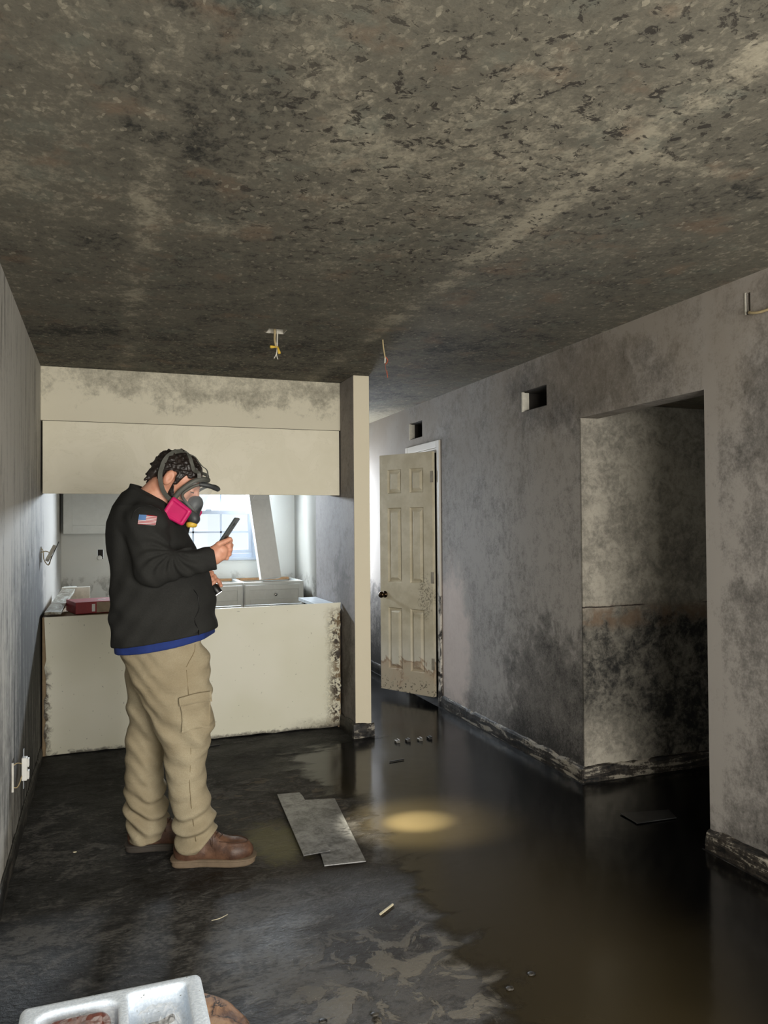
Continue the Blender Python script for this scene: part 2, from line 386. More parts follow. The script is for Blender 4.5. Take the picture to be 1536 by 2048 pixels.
baseboard('baseboard_partition_side', (1.577, 4.915, 0), (1.577, 5.22, 0), (-1, 0, 0), h=.10, seed=6, mat=M['board_dark'])
baseboard('baseboard_partition_front', (1.560, 4.92, 0), (1.707, 4.92, 0), (0, -1, 0), h=.10, t=.014, seed=9, amp=.03)

# ------------------------------------------------------------------ surface nets mesher for organic shapes
def sdf_mesh(f, lo, hi, h):
    ax = [np.arange(l, u+h, h, dtype=np.float32) for l, u in zip(lo, hi)]
    X, Y, Z = np.meshgrid(*ax, indexing='ij'); V = f(X, Y, Z).astype(np.float32); del X, Y, Z
    n = V.shape; ins = V < 0
    cs = tuple(k-1 for k in n)
    def sl(o): return tuple(slice(o[i], o[i]+cs[i]) for i in range(3))
    cnt = np.zeros(cs, np.int8); corners = [(a, b, c) for a in (0, 1) for b in (0, 1) for c in (0, 1)]
    tot = np.zeros(cs, np.int8)
    for c in corners: tot += ins[sl(c)]
    act = (tot > 0) & (tot < 8); ii = np.argwhere(act)
    idx = -np.ones(cs, np.int64); idx[act] = np.arange(len(ii))
    acc = np.zeros((len(ii), 3)); num = np.zeros(len(ii))
    for a in corners:
        for d in range(3):
            if a[d]: continue
            b = list(a); b[d] = 1
            pa = ii+np.array(a); pb = ii+np.array(b)
            va = V[pa[:, 0], pa[:, 1], pa[:, 2]]; vb = V[pb[:, 0], pb[:, 1], pb[:, 2]]
            m = (va < 0) != (vb < 0); t = np.where(m, va/np.where(m, va-vb, 1), 0)
            p = np.tile(np.array(a, float), (len(ii), 1)); p[:, d] += t
            acc[m] += p[m]; num[m] += 1
    verts = (ii+acc/num[:, None])*h+np.array(lo)
    faces = []
    for d in range(3):
        o = [0, 0, 0]; o[d] = 1
        A = ins[tuple(slice(0, n[i]-o[i]) for i in range(3))]; B = ins[tuple(slice(o[i], n[i]) for i in range(3))]
        e = np.argwhere(A != B); u, v = [(1, 2), (2, 0), (0, 1)][d]
        ok = (e[:, u] > 0) & (e[:, v] > 0) & (e[:, u] < n[u]-1) & (e[:, v] < n[v]-1); e = e[ok]
        if not len(e): continue
        q = []
        for du, dv in ((1, 1), (0, 1), (0, 0), (1, 0)):
            c = e.copy(); c[:, u] -= du; c[:, v] -= dv; q.append(idx[c[:, 0], c[:, 1], c[:, 2]])
        q = np.stack(q, 1); s = A[e[:, 0], e[:, 1], e[:, 2]]
        q[~s] = q[~s][:, ::-1]; faces.append(q)
    return verts, np.concatenate(faces)
def smin(a, b, k):
    h = np.clip(.5+.5*(b-a)/k, 0, 1); return b*(1-h)+a*h-k*h*(1-h)
def smax(a, b, k): return -smin(-a, -b, k)
def cap(X, Y, Z, a, b, ra, rb=None, flat=1):
    rb = ra if rb is None else rb
    d = [b[i]-a[i] for i in range(3)]; L = sum(x*x for x in d)+1e-9
    t = np.clip(((X-a[0])*d[0]+(Y-a[1])*d[1]+(Z-a[2])*d[2])/L, 0, 1)
    return np.sqrt((X-a[0]-d[0]*t)**2+((Y-a[1]-d[1]*t)*flat)**2+(Z-a[2]-d[2]*t)**2)-(ra+(rb-ra)*t)
def ell(X, Y, Z, c, r):
    k0 = np.sqrt(((X-c[0])/r[0])**2+((Y-c[1])/r[1])**2+((Z-c[2])/r[2])**2)
    return (k0-1)*min(r)
def rbox(X, Y, Z, c, hs, r):
    q = [np.abs(P-c[i])-(hs[i]-r) for i, P in enumerate((X, Y, Z))]
    return np.sqrt(sum(np.maximum(x, 0)**2 for x in q))+np.minimum(np.maximum(np.maximum(q[0], q[1]), q[2]), 0)-r

# person frame: u = facing, v = away from the photo's viewpoint, w = up ; origin at PO
PZ = 3.35; PO = FW*PZ+RT*(-.953)
PM = Matrix(((RT.x, FW.x, 0, PO.x), (RT.y, FW.y, 0, PO.y), (0, 0, 1, 0), (0, 0, 0, 1)))
def L(px, py, v):
    z = PZ+v; return ((px-768)*z/F0+.953, v, H+(1054-py)*z/F0)
def sdf_obj(name, f, lo, hi, h, mat, parent=None, M4=None):
    V, Fc = sdf_mesh(f, lo, hi, h)
    o = mesh_obj(name, V.tolist(), Fc.tolist(), mat, parent, True)
    if M4 is not None: o.data.transform(M4)
    return o
def profile(rows, v0):
    "rows of (py, px_back, px_front, half_depth) -> interpolators over height"
    r = sorted([(L(0, py, v0)[2], L(a, py, v0)[0], L(b, py, v0)[0], d) for py, a, b, d in rows])
    return [np.array(c) for c in zip(*r)]
def prof_sdf(X, Y, Z, P, v0, ex=2.4, grow=0.):
    c = np.interp(Z, P[0], (P[1]+P[2])/2); a = np.interp(Z, P[0], (P[2]-P[1])/2)+grow; b = np.interp(Z, P[0], P[3])+grow
    k = (np.abs((X-c)/a)**ex+np.abs((Y-v0)/b)**ex)**(1/ex)
    return (k-1)*np.minimum(a, b)

# ---- cloth and skin materials
def mat_fleece():
    m = Mat('charcoal_fleece', .95, spec=.15); n = m.noise(260, 3, .6); n2 = m.noise(9, 3)
    c = m.mix(n*.6+n2*.4, rgb(26, 26, 26), rgb(58, 58, 56))
    return m.out(c, bump=n, bd=.3, dist=.002)
def mat_khaki():
    m = Mat('khaki_cotton', .9, spec=.2); n = m.noise(300, 2, .5); n2 = m.noise(5, 4)
    c = m.mix(n2.ss(.3, .7), rgb(148, 136, 112), rgb(170, 160, 136)); c = m.mix(n.ss(.4, .6)*.3, c, rgb(138, 124, 98))
    return m.out(c, bump=m.noise(14, 4, .6, sc=(1, 1, 2.2))+n*.1, bd=.45, dist=.012)
def mat_leather():
    m = Mat('brown_leather', .5); n = m.noise(18, 5, .6); n2 = m.noise(140, 3)
    c = m.mix(n.ss(.3, .7), rgb(66, 44, 34), rgb(110, 80, 62))
    return m.out(c, bump=n2+n*.6, bd=.25, dist=.003)
def mat_skin():
    m = Mat('skin', .5); n = m.noise(30, 4); c = m.mix(n.ss(.3, .7), rgb(198, 138, 112), rgb(216, 160, 134))
    m.b.inputs['Subsurface Weight'].default_value = .08; m.b.inputs['Subsurface Radius'].default_value = (.01, .004, .002)
    return m.out(c)
M['fleece'] = mat_fleece(); M['khaki'] = mat_khaki(); M['leather'] = mat_leather(); M['skin'] = mat_skin()
M['hair'] = plain('dark_hair', rgb(34, 27, 24), .45, var=.5, sc=60)
M['blue'] = plain('blue_jersey', rgb(22, 46, 112), .85)
M['rubber'] = plain('grey_rubber', rgb(84, 84, 78), .55)
M['rubber_dark'] = plain('dark_rubber', rgb(58, 60, 62), .5)
M['pink'] = plain('magenta_plastic', rgb(206, 34, 104), .42, var=.06)
M['sole'] = plain('tan_rubber_sole', rgb(112, 96, 78), .75)
M['sole_dark'] = plain('dark_rubber_sole', rgb(60, 54, 48), .75)
M['lace'] = plain('brown_lace', rgb(70, 48, 34), .8)
M['yellow'] = plain('yellow_plastic', rgb(224, 186, 70), .45)
M['white_pl'] = plain('white_plastic', rgb(226, 226, 222), .4, var=.04)
g = Mat('clear_visor', .05, (.9, .95, 1)); g.b.inputs['Alpha'].default_value = .05; g.b.inputs['Specular IOR Level'].default_value = .8; M['visor'] = g.m
g = Mat('clear_film', .12, (1, 1, 1)); g.b.inputs['Alpha'].default_value = .22; g.b.inputs['Specular IOR Level'].default_value = 1
M['film'] = g.out(bump=g.noise(18, 4, .6, 1), bd=.8, dist=.02)

# ------------------------------------------------------------------ the person
HT = math.radians(33)
e = L(340, 960, -.08); HO = Vector((e[0], 0.0, e[2])); ca, sa = math.cos(HT), math.sin(HT)
# head local (f forward, s away side, t up) -> person frame
HM = Matrix(((ca, 0, sa, HO.x), (0, 1, 0, HO.y), (-sa, 0, ca, HO.z), (0, 0, 0, 1)))
def hl(f, s, t): return tuple(HM @ Vector((f, s, t)))
def head_sdf(X, Y, Z, grow=0., face=True):
    x = (X-HO.x)*ca-(Z-HO.z)*sa; z = (X-HO.x)*sa+(Z-HO.z)*ca; y = Y
    d = ell(x, y, z, (-.008, 0, .036), (.100+grow, .077+grow, .082+grow))
    d = smin(d, ell(x, y, z, (.035, 0, .0), (.066+grow, .062+grow, .085+grow)), .03)
    if face:
        d = smin(d, ell(x, y, z, (.040, 0, -.06), (.056, .052, .05)), .03)
        d = smin(d, cap(x, y, z, (.098, 0, .022), (.122, 0, -.018), .009, .014), .014)
        d = smin(d, cap(x, y, z, (.089, -.03, .026), (.089, .03, .026), .012), .014)
        for s in (-1, 1):
            d = smax(d, -ell(x, y, z, (.106, s*.032, .006), (.02, .015, .011)), .008)
            d = smin(d, ell(x, y, z, (.090, s*.031, .006), (.012, .013, .010)), .003)
            d = smin(d, ell(x, y, z, (.072, s*.04, -.025), (.022, .018, .02)), .015)
            er = ell(x, y, z, (-.008, s*.084, .006), (.021, .013, .036))
            er = smax(er, -ell(x, y, z, (-.002, s*.098, .008), (.011, .009, .022)), .005)
            d = smin(d, er, .006)
        d = smin(d, cap(x, y, z, (.098, -.018, -.048), (.098, .018, -.048), .008), .008)
        d = smin(d, cap(x, y, z, (.094, -.016, -.060), (.094, .016, -.060), .008), .006)
        d = smin(d, ell(x, y, z, (.082, 0, -.088), (.024, .024, .02)), .02)
    return d
SH_R = L(292, 1052, -.185); EL_R = L(306, 1137, -.235); WR_R = L(428, 1117, -.175)
SH_L = (SH_R[0], .19, SH_R[2]); EL_L = L(315, 1168, .26); WR_L = L(409, 1160, .19)
def fingers(X, Y, Z, d, chains, k=.006):
    for ch_, r0, r1 in chains:
        n = len(ch_)-1; fd = None
        for i in range(n):
            c = cap(X, Y, Z, ch_[i], ch_[i+1], r0+(r1-r0)*i/n, r0+(r1-r0)*(i+1)/n)
            fd = c if fd is None else smin(fd, c, .004)
        d = smin(d, fd, k)
    return d
# right hand: forearm comes from the left, thumb up along the near edge of the phone, fingers behind it
RH = [
    ([L(424, 1102, -.19), L(437, 1090, -.205), L(449, 1085, -.20), L(460, 1080, -.19)], .013, .0095),        # thumb
    ([L(444, 1096, -.168), L(458, 1092, -.158), L(461, 1083, -.135), L(456, 1078, -.115)], .0105, .0085),     # index
    ([L(446, 1104, -.168), L(460, 1101, -.158), L(462, 1092, -.125), L(456, 1087, -.105)], .0108, .0085),
    ([L(445, 1111, -.168), L(458, 1110, -.156), L(460, 1101, -.125), L(453, 1096, -.105)], .0105, .0082),
    ([L(442, 1117, -.168), L(453, 1118, -.156), L(455, 1110, -.13), L(449, 1105, -.11)], .0095, .0072)]
FA = Vector(L(424, 1171, .15)); FB = Vector(L(443, 1197, .15)); FD = (FB-FA).normalized(); FS = FD.cross(Vector((0, 1, 0))).normalized()
LP = FA-FD*.035-FS*.0
def lf(a, s, v): p = FA+FD*a+Vector((0, v, 0))+FS*s; return tuple(p)   # point around the torch
sg = 1 if FS.z > 0 else -1
def lw(a, r=.024, out=1):
    return [lf(a, -sg*.012, .036), lf(a+.003, sg*.020, .030), lf(a+.006, sg*.031, .004), lf(a+.009, sg*.020, -.021), lf(a+.010, -sg*.006, -.030)]
LH = [(lw(-.012), .0095, .008), (lw(-.032), .0095, .008), (lw(-.052), .0095, .008), (lw(-.07), .0085, .007),
      ([lf(-.05, -sg*.02, .035), lf(-.02, sg*.018, .034), lf(.004, sg*.030, .014), lf(.026, sg*.029, .0)], .012, .009)]
def body(X, Y, Z):
    d = head_sdf(X, Y, Z)
    nb = L(302, 1012, 0); d = smin(d, cap(X, Y, Z, hl(-.035, 0, -.035), nb, .058, .068), .02)
    d = smin(d, cap(X, Y, Z, nb, L(318, 1240, 0), .07, .12), .05)
    d = smin(d, cap(X, Y, Z, (nb[0], -.15, nb[2]-.07), (nb[0], .15, nb[2]-.07), .05), .04)
    for s, e_, w_ in ((SH_R, EL_R, WR_R), (SH_L, EL_L, WR_L)):
        d = smin(d, cap(X, Y, Z, s, e_, .05, .042), .03); d = smin(d, cap(X, Y, Z, e_, w_, .042, .030), .02)
    # palms
    pr = cap(X, Y, Z, L(428, 1108, -.178), L(443, 1103, -.175), .026, .026)
    pr = smin(pr, cap(X, Y, Z, L(430, 1114, -.176), L(444, 1113, -.172), .022, .018), .012)
    pr = smin(pr, cap(X, Y, Z, L(424, 1104, -.18), L(436, 1095, -.188), .021, .016), .012)
    d = smin(d, pr, .018); d = fingers(X, Y, Z, d, RH)
    pl = cap(X, Y, Z, lf(-.055, -sg*.01, .038), lf(-.015, -sg*.005, .040), .018, .017)
    d = smin(d, smin(pl, cap(X, Y, Z, lf(-.06, -sg*.005, .036), WR_L, .02, .026), .02), .02)
    return fingers(X, Y, Z, d, LH)
person = sdf_obj('person', body, (-.30, -.32, .88), (.34, .34, 1.80), .0042, M['skin'], M4=PM)
tag(person, 'person in dark fleece jacket, khaki cargo trousers and full face respirator, looking at a phone', 'person')
bpy.context.view_layer.update()

# hair
def hair(X, Y, Z):
    x = (X-HO.x)*ca-(Z-HO.z)*sa; z = (X-HO.x)*sa+(Z-HO.z)*ca
    lump = .0034*np.sin(105*x+40*Y+3*np.sin(60*z))*np.sin(110*z+50*Y)+.0026*np.sin(290*x+2*np.sin(150*z+90*Y))*np.sin(190*Y+150*z)
    d = head_sdf(X, Y, Z, .013, False)+lump
    front = (x-.088+.35*(z-.06))              # hairline
    low = np.where(x > .0, .052-z-.35*np.maximum(0, .02-x), np.where(x < -.028, -.050-z, .018-z))
    side = np.interp(x, [-.13, -.075, -.045, -.03, .0, .014, .022, .034, .046, .085, .10], [-.05, -.060, -.052, .02, .042, .03, -.004, .002, .046, .060, .066])
    d = smax(d, (side+.006*np.sin(170*x)-z)*.6, .008)
    d = smax(d, front, .01)
    for (a_, b_, r0, r1) in (((-.085, .03, .0), (-.105, .05, -.045), .022, .006), ((-.09, -.02, .0), (-.112, -.03, -.038), .024, .006), ((-.08, -.05, -.01), (-.095, -.062, -.062), .02, .005), ((-.10, 0, .03), (-.128, -.01, .004), .02, .004), ((-.085, 0, -.03), (-.095, 0, -.07), .024, .01), ((-.02, -.02, .115), (-.045, -.03, .132), .014, .003)):
        d = smin(d, cap(x, Y, z, a_, b_, r0, r1)+lump*.7, .012)
    return d
sdf_obj('hair', hair, (-.30, -.13, 1.50), (.20, .13, 1.80), .0034, M['hair'], person, PM)
# beard on cheek, jaw
def beard(X, Y, Z):
    x = (X-HO.x)*ca-(Z-HO.z)*sa; z = (X-HO.x)*sa+(Z-HO.z)*ca
    d = head_sdf(X, Y, Z)-.0035-.002*np.sin(200*x)*np.sin(220*z+70*Y)+.0015
    d = smax(d, z-np.interp(x, [0, .02, .035, .05, .07, .1], [-.02, .0, -.03, -.05, -.052, -.05]), .006)
    return smax(d, .014-x, .004)
sdf_obj('beard', beard, (-.10, -.11, 1.42), (.20, .11, 1.72), .004, M['hair'], person, PM)

JP = profile([(966, 272, 312, .06), (976, 262, 318, .085), (986, 247, 328, .105), (1000, 240, 337, .15), (1013, 234, 344, .185), (1045, 224, 358, .212),
              (1067, 222, 371, .215), (1084, 222, 380, .215), (1101, 223, 388, .215), (1127, 227, 402, .218), (1146, 229, 412, .22), (1170, 230, 421, .222),
              (1198, 226, 426, .222), (1235, 227, 428, .22), (1260, 228, 432, .218), (1300, 232, 434, .215)], 0)
def jacket(X, Y, Z):
    d = prof_sdf(X, Y, Z, JP, 0, 2.3)
    # folds across the body
    d = d+.0035*np.sin(46*Z+14*X+2*np.sin(17*Y))*np.exp(-((Z-1.06)/.14)**2)+.0025*np.sin(70*X-30*Z+3*np.sin(9*Z))
    arm = smin(cap(X, Y, Z, SH_R, EL_R, .086, .072), cap(X, Y, Z, EL_R, WR_R, .068, .050), .03)
    cr = L(345, 1103, -.25); rr = np.sqrt((X-cr[0])**2+(Z-cr[2])**2); th = np.arctan2(Z-cr[2], X-cr[0])
    arm = arm+.0065*np.sin(13*th+1.2*np.sin(30*rr))*np.exp(-((rr-.075)/.05)**2)+.002*np.sin(90*X+60*Z)
    ax = Vector(WR_R)-Vector(EL_R); ax.normalize(); c0 = Vector(L(430, 1117, -.175))
    arm = smax(arm, (X-c0.x)*ax.x+(Y-c0.y)*ax.y+(Z-c0.z)*ax.z, .004)
    larm = smin(cap(X, Y, Z, SH_L, EL_L, .084, .068), cap(X, Y, Z, EL_L, WR_L, .064, .045), .03)
    # collar
    d = smax(d, (Z-L(0, 970, 0)[2])+.47*(X-L(263, 0, 0)[0]), .012)
    n0 = L(298, 1010, 0); n1 = L(287, 971, 0)
    col = cap(X, Y, Z, n0, L(293, 971, 0), .088, .070); cx = Vector(n1)-Vector(n0); cx.normalize()
    dd = (X-n1[0])*cx.x+(Z-n1[2])*cx.z
    tilt = (Z-L(0, 967, 0)[2])+.47*(X-L(263, 0, 0)[0])
    col = smax(col, tilt, .006); d = smin(d, col, .02)
    neck = cap(X, Y, Z, L(303, 1020, 0), L(318, 940, 0), .064, .072)
    d = smax(d, -neck, .008)
    d = smin(d, larm, .03)
    k_ = .010+.035*np.clip((Z-1.33)/.10, 0, 1)
    d = smin(d, arm, k_)
    xb, xf = L(228, 0, 0)[0], L(434, 0, 0)[0]
    hem = .905+(.976-.905)*(X-xb)/(xf-xb)
    return smax(d, hem-Z, .008)
jk = sdf_obj('jacket', jacket, (-.32, -.36, .87), (.36, .38, 1.64), .0055, M['fleece'], person, PM)
def shirt(X, Y, Z):
    d = prof_sdf(X, Y, Z, JP, 0, 2.3, -.009)+.002*np.sin(50*X)
    xb, xf = L(228, 0, 0)[0], L(434, 0, 0)[0]
    hem = .905+(.976-.905)*(X-xb)/(xf-xb)-.024-.010*np.sin(np.clip((X-xb)/(xf-xb), 0, 1)*math.pi)
    d = smax(d, (X-xf)+.030, .01)
    return smax(smax(d, hem-Z, .004), Z-hem-.10, .004)
sdf_obj('shirt', shirt, (-.30, -.26, .84), (.30, .26, 1.10), .006, M['blue'], person, PM)
NL = -.095; FL = .075
P1 = profile([(1240, 242, 400, .085), (1285, 244, 402, .093), (1310, 247, 414, .102), (1340, 257, 419, .11), (1360, 264, 419, .108), (1400, 284, 420, .105), (1454, 312, 423, .10),
              (1481, 325, 419, .098), (1499, 328, 411, .094), (1524, 330, 407, .09), (1550, 333, 409, .088), (1574, 337, 412, .086), (1594, 341, 415, .086),
              (1608, 344, 420, .088), (1636, 349, 426, .09), (1653, 350, 430, .09), (1670, 351, 432, .09), (1700, 352, 432, .09)], NL)
P2 = profile([(1240, 242, 395, .09), (1290, 242, 396, .10), (1332, 250, 390, .11), (1379, 255, 362, .105), (1429, 259, 345, .10), (1469, 255, 327, .096), (1486, 252, 323, .094),
              (1524, 251, 323, .09), (1586, 252, 327, .087), (1611, 253, 330, .086), (1638, 256, 333, .088), (1660, 258, 330, .088), (1700, 258, 322, .088)], FL)
def trousers(X, Y, Z):
    def fold(ph, zc):
        a = .011*np.sin(88*Z+22*X*np.sin(ph)+2.2*np.sin(16*X+ph)+1.5*np.sin(21*Y+ph))*np.exp(-((Z-zc)/.10)**2)
        b = .0065*np.sin(44*Z+34*X+2*np.sin(9*X+12*Y+ph))*np.exp(-((Z-.56)/.13)**2)
        return a+b+.003*np.sin(34*X-30*Z+ph+2*np.sin(13*Z))+.0022*np.sin(85*Z+50*X+3*np.sin(20*X+ph)+2*np.sin(25*Y))
    a = prof_sdf(X, Y, Z, P1, NL, 2.2)+fold(.4, .15)
    b = prof_sdf(X, Y, Z, P2, FL, 2.2)+fold(2.1, .17)
    # cuffs: slanted planes over the boots
    ca0 = L(352, 1690, NL); ca1 = L(432, 1667, NL); s = (ca1[2]-ca0[2])/(ca1[0]-ca0[0])
    a = smax(a, ca0[2]+np.maximum(0, X-ca0[0]-.10)*1.1-Z, .004)
    cb0 = L(258, 1668, FL)
    b = smax(b, cb0[2]+np.maximum(0, X-cb0[0]-.05)*.1-.012-Z, .004)
    d = smin(a, b, .012)
    top = .955+.12*(X)
    return smax(d, Z-top, .01)
tr = sdf_obj('trousers', trousers, (-.27, -.26, .02), (.27, .24, 1.06), .0055, M['khaki'], person, PM)

# things laid onto the cloth: project along +v from the viewer's side
def bvh(o): return BVHTree.FromPolygons([v.co.copy() for v in o.data.vertices], [tuple(p.vertices) for p in o.data.polygons])
JB, TB = bvh(jk), bvh(tr)
def onto(B, px, py, lift=.002):
    "hit point of the sight line direction on the cloth, in world space"
    d = FW+RT*((px-768)/F0)+Vector((0, 0, (1054-py)/F0)); o = Vector((0, 0, H))+d*2.6
    hit = B.ray_cast(o, d.normalized(), 2.0)
    if hit[0] is None: return o+d*.55
    return hit[0]+hit[1]*lift
def patch(name, B, c, nu, nv, mats, idxf, parent, lift=.002, th=.0015):
    "c: four photo corners tl,tr,br,bl ; a thin patch sewn on the surface"
    top, bot = [], []
    for j in range(nv+1):
        for i in range(nu+1):
            a, b = i/nu, j/nv
            px = (c[0][0]*(1-a)+c[1][0]*a)*(1-b)+(c[3][0]*(1-a)+c[2][0]*a)*b
            py = (c[0][1]*(1-a)+c[1][1]*a)*(1-b)+(c[3][1]*(1-a)+c[2][1]*a)*b
            top.append(onto(B, px, py, lift+th)); bot.append(onto(B, px, py, lift*.2))
    n = len(top); W = nu+1; fs = []; ix = []
    for j in range(nv):
        for i in range(nu):
            q = (j*W+i, j*W+i+1, (j+1)*W+i+1, (j+1)*W+i)
            fs.append(q); ix.append(idxf(i, j)); fs.append(tuple(x+n for x in q[::-1])); ix.append(idxf(i, j))
    ring = [i for i in range(W)]+[j*W+nu for j in range(1, nv+1)]+[nv*W+i for i in range(nu-1, -1, -1)]+[j*W for j in range(nv-1, 0, -1)]
    for a, b in zip(ring, ring[1:]+ring[:1]): fs.append((a, b, b+n, a+n)); ix.append(0)
    return mesh_obj(name, top+bot, fs, None, parent, True, mats=mats, idx=ix)
def seam(name, B, pts, r, mat, parent, lift=.001):
    P = [onto(B, x, y, lift) for x, y in pts]; bm = bmesh.new(); tube(bm, spline(P, 6), r, 6)
    return bm_obj(name, bm, mat, parent)
fm = [plain('flag_white', rgb(214, 210, 210), .8, var=.02), plain('flag_red', rgb(168, 36, 48), .8, var=.02), plain('flag_blue', rgb(88, 126, 178), .8, var=.04)]
def flagidx(i, j): return 2 if (i < 8 and j < 7) else (1 if j % 2 == 0 else 0)
o = patch('flag_patch', JB, [(279, 1030), (313.5, 1033.5), (310, 1051.5), (276, 1049)], 20, 13, fm, flagidx, jk, .002)
o['label'] = 'small flag patch with red and white stripes and blue corner on the sleeve'
M['zip'] = plain('black_zip', rgb(10, 10, 10), .5); M['stitch'] = plain('khaki_stitching', rgb(128, 113, 86), .9)
seam('pocket_zip', JB, [(386, 1180), (394, 1192), (397, 1208), (396, 1222), (389, 1238), (389, 1246), (396, 1262), (396, 1271)], .0022, M['zip'], jk)
seam('shoulder_seam', JB, [(262, 1040), (268, 1024), (282, 1014), (302, 1012), (322, 1022), (338, 1040)], .0016, M['zip'], jk, 0)
seam('pocket_seam', TB, [(389, 1289), (387, 1305), (378, 1322), (372, 1334)], .0018, M['stitch'], tr, 0)
patch('cargo_pocket', TB, [(360, 1400), (414, 1389), (416, 1452), (364, 1462)], 12, 12, [M['khaki']], lambda i, j: 0, tr, .007, .004)
patch('pocket_flap', TB, [(358, 1394), (415, 1383), (416, 1400), (359, 1412)], 12, 4, [M['khaki']], lambda i, j: 0, tr, .012, .004)
seam('flap_seam', TB, [(359, 1394), (388, 1388), (415, 1383)], .0014, M['stitch'], tr, .011)
seam('side_seam', TB, [(372, 1340), (378, 1420), (380, 1500), (378, 1580), (390, 1680)], .0011, M['stitch'], tr, .0012)

# boots
def boot(u0, v0, ang, dark, nm):
    Mb = PM @ Matrix.Translation((u0, v0, 0)) @ Matrix.Rotation(ang, 4, 'Z')
    def up(X, Y, Z):
        wd = np.interp(X, [0, .06, .14, .25, .34], [.9, 1, .92, 1.12, 1])
        Y = Y/wd
        d = ell(X, Y, Z, (.262, 0, .050), (.076, .050, .048))
        d = smin(d, cap(X, Y, Z, (.06, 0, .05), (.25, 0, .05), .046, .044), .03)
        d = smin(d, ell(X, Y, Z, (.068, 0, .075), (.060, .046, .075)), .03)
        d = smin(d, cap(X, Y, Z, (.085, 0, .09), (.085, 0, .17), .052, .050), .03)
        d = smin(d, cap(X, Y, Z, (.11, 0, .13), (.20, 0, .078), .035, .034), .03)
        # moc-toe ridge
        rd = np.sqrt(((X-.245)/.075)**2+(Y/.036)**2)
        d = d-.003*np.exp(-((rd-1)/.10)**2)*(Z > .05)
        return smax(smax(d, .026-Z, .003), Z-.165, .003)
    o = sdf_obj(nm, up, (-.01, -.075, .015), (.36, .075, .18), .0042, M['leather'], person, Mb)
    # sole: outline extruded with a rounded toe
    xs = [(-.002, .0), (.002, .03), (.02, .046), (.07, .049), (.13, .045), (.20, .054), (.26, .060), (.31, .052), (.338, .03), (.345, 0)]
    out = [(x, y) for x, y in xs]+[(x, -y) for x, y in xs[-2:0:-1]]
    pts = spline([(x, y, 0) for x, y in out]+[(out[0][0], out[0][1], 0)], 4)[:-1]
    bm = bmesh.new(); lay = []
    for z, k in ((.001, .97), (.006, 1), (.022, 1), (.024, 1.03), (.030, 1.03), (.032, .95)):
        lay.append([bm.verts.new(Mb @ Vector((.17+(p.x-.17)*k, p.y*k, z))) for p in pts])
    for A, B in zip(lay, lay[1:]):
        for i in range(len(A)): bm.faces.new((A[i], A[(i+1) % len(A)], B[(i+1) % len(A)], B[i]))
    bm.faces.new(lay[0][::-1]); bm.faces.new(lay[-1])
    s_ = bm_obj('sole', bm, M['sole_dark'] if dark else M['sole'], o)
    bb = bvh(o); bm = bmesh.new()
    def top(x, y):
        p = Mb @ Vector((x, y, .3)); h_ = bb.ray_cast(p, Vector((0, 0, -1))); return (h_[0]+Vector((0, 0, .002))) if h_[0] else Mb @ Vector((x, y, .1))
    for i, x in enumerate((.150, .168, .186, .204)):
        tube(bm, [top(x-.006, -.028), top(x, -.014), top(x+.004, 0), top(x, .014), top(x-.006, .028)], .0024, 6)
    tube(bm, spline([top(.15, 0), top(.165, -.02)+Vector((0, 0, .006)), top(.172, -.042)+Vector((0, 0, .006)), top(.158, -.03), top(.15, 0)], 5), .002, 6)
    bm_obj('laces', bm, M['lace'], o)
    bm = bmesh.new()
    for sy in (-1, 1):
        tube(bm, spline([top(x, sy*y) for x, y in ((.20, .036), (.235, .038), (.275, .036), (.305, .022), (.315, .001))], 4), .0016, 5)
    bm_obj('toe_stitching', bm, M['lace'], o)
    return o
boot(.052, -.085, math.radians(4), False, 'boot')
bo = boot(-.192, .065, math.radians(8), True, 'boot')

# brows and lashes
for s_ in (-1, 1):
    def brow(X, Y, Z, s=s_):
        x = (X-HO.x)*ca-(Z-HO.z)*sa; z = (X-HO.x)*sa+(Z-HO.z)*ca
        return smin(cap(x, Y, z, (.101, s*.016, .027), (.096, s*.036, .033), .0045), cap(x, Y, z, (.096, s*.036, .033), (.084, s*.050, .027), .0045, .002), .003)+.0006*np.sin(700*x+500*Y)
    sdf_obj('eyebrow', brow, (-.02, -.07, 1.52), (.16, .07, 1.70), .0022, M['hair'], person, PM)
    def lash(X, Y, Z, s=s_):
        x = (X-HO.x)*ca-(Z-HO.z)*sa; z = (X-HO.x)*sa+(Z-HO.z)*ca
        return cap(x, Y, z, (.103, s*.022, .001), (.094, s*.044, .0), .0022)
    sdf_obj('eyelashes', lash, (-.02, -.07, 1.52), (.16, .07, 1.70), .0022, M['hair'], person, PM)
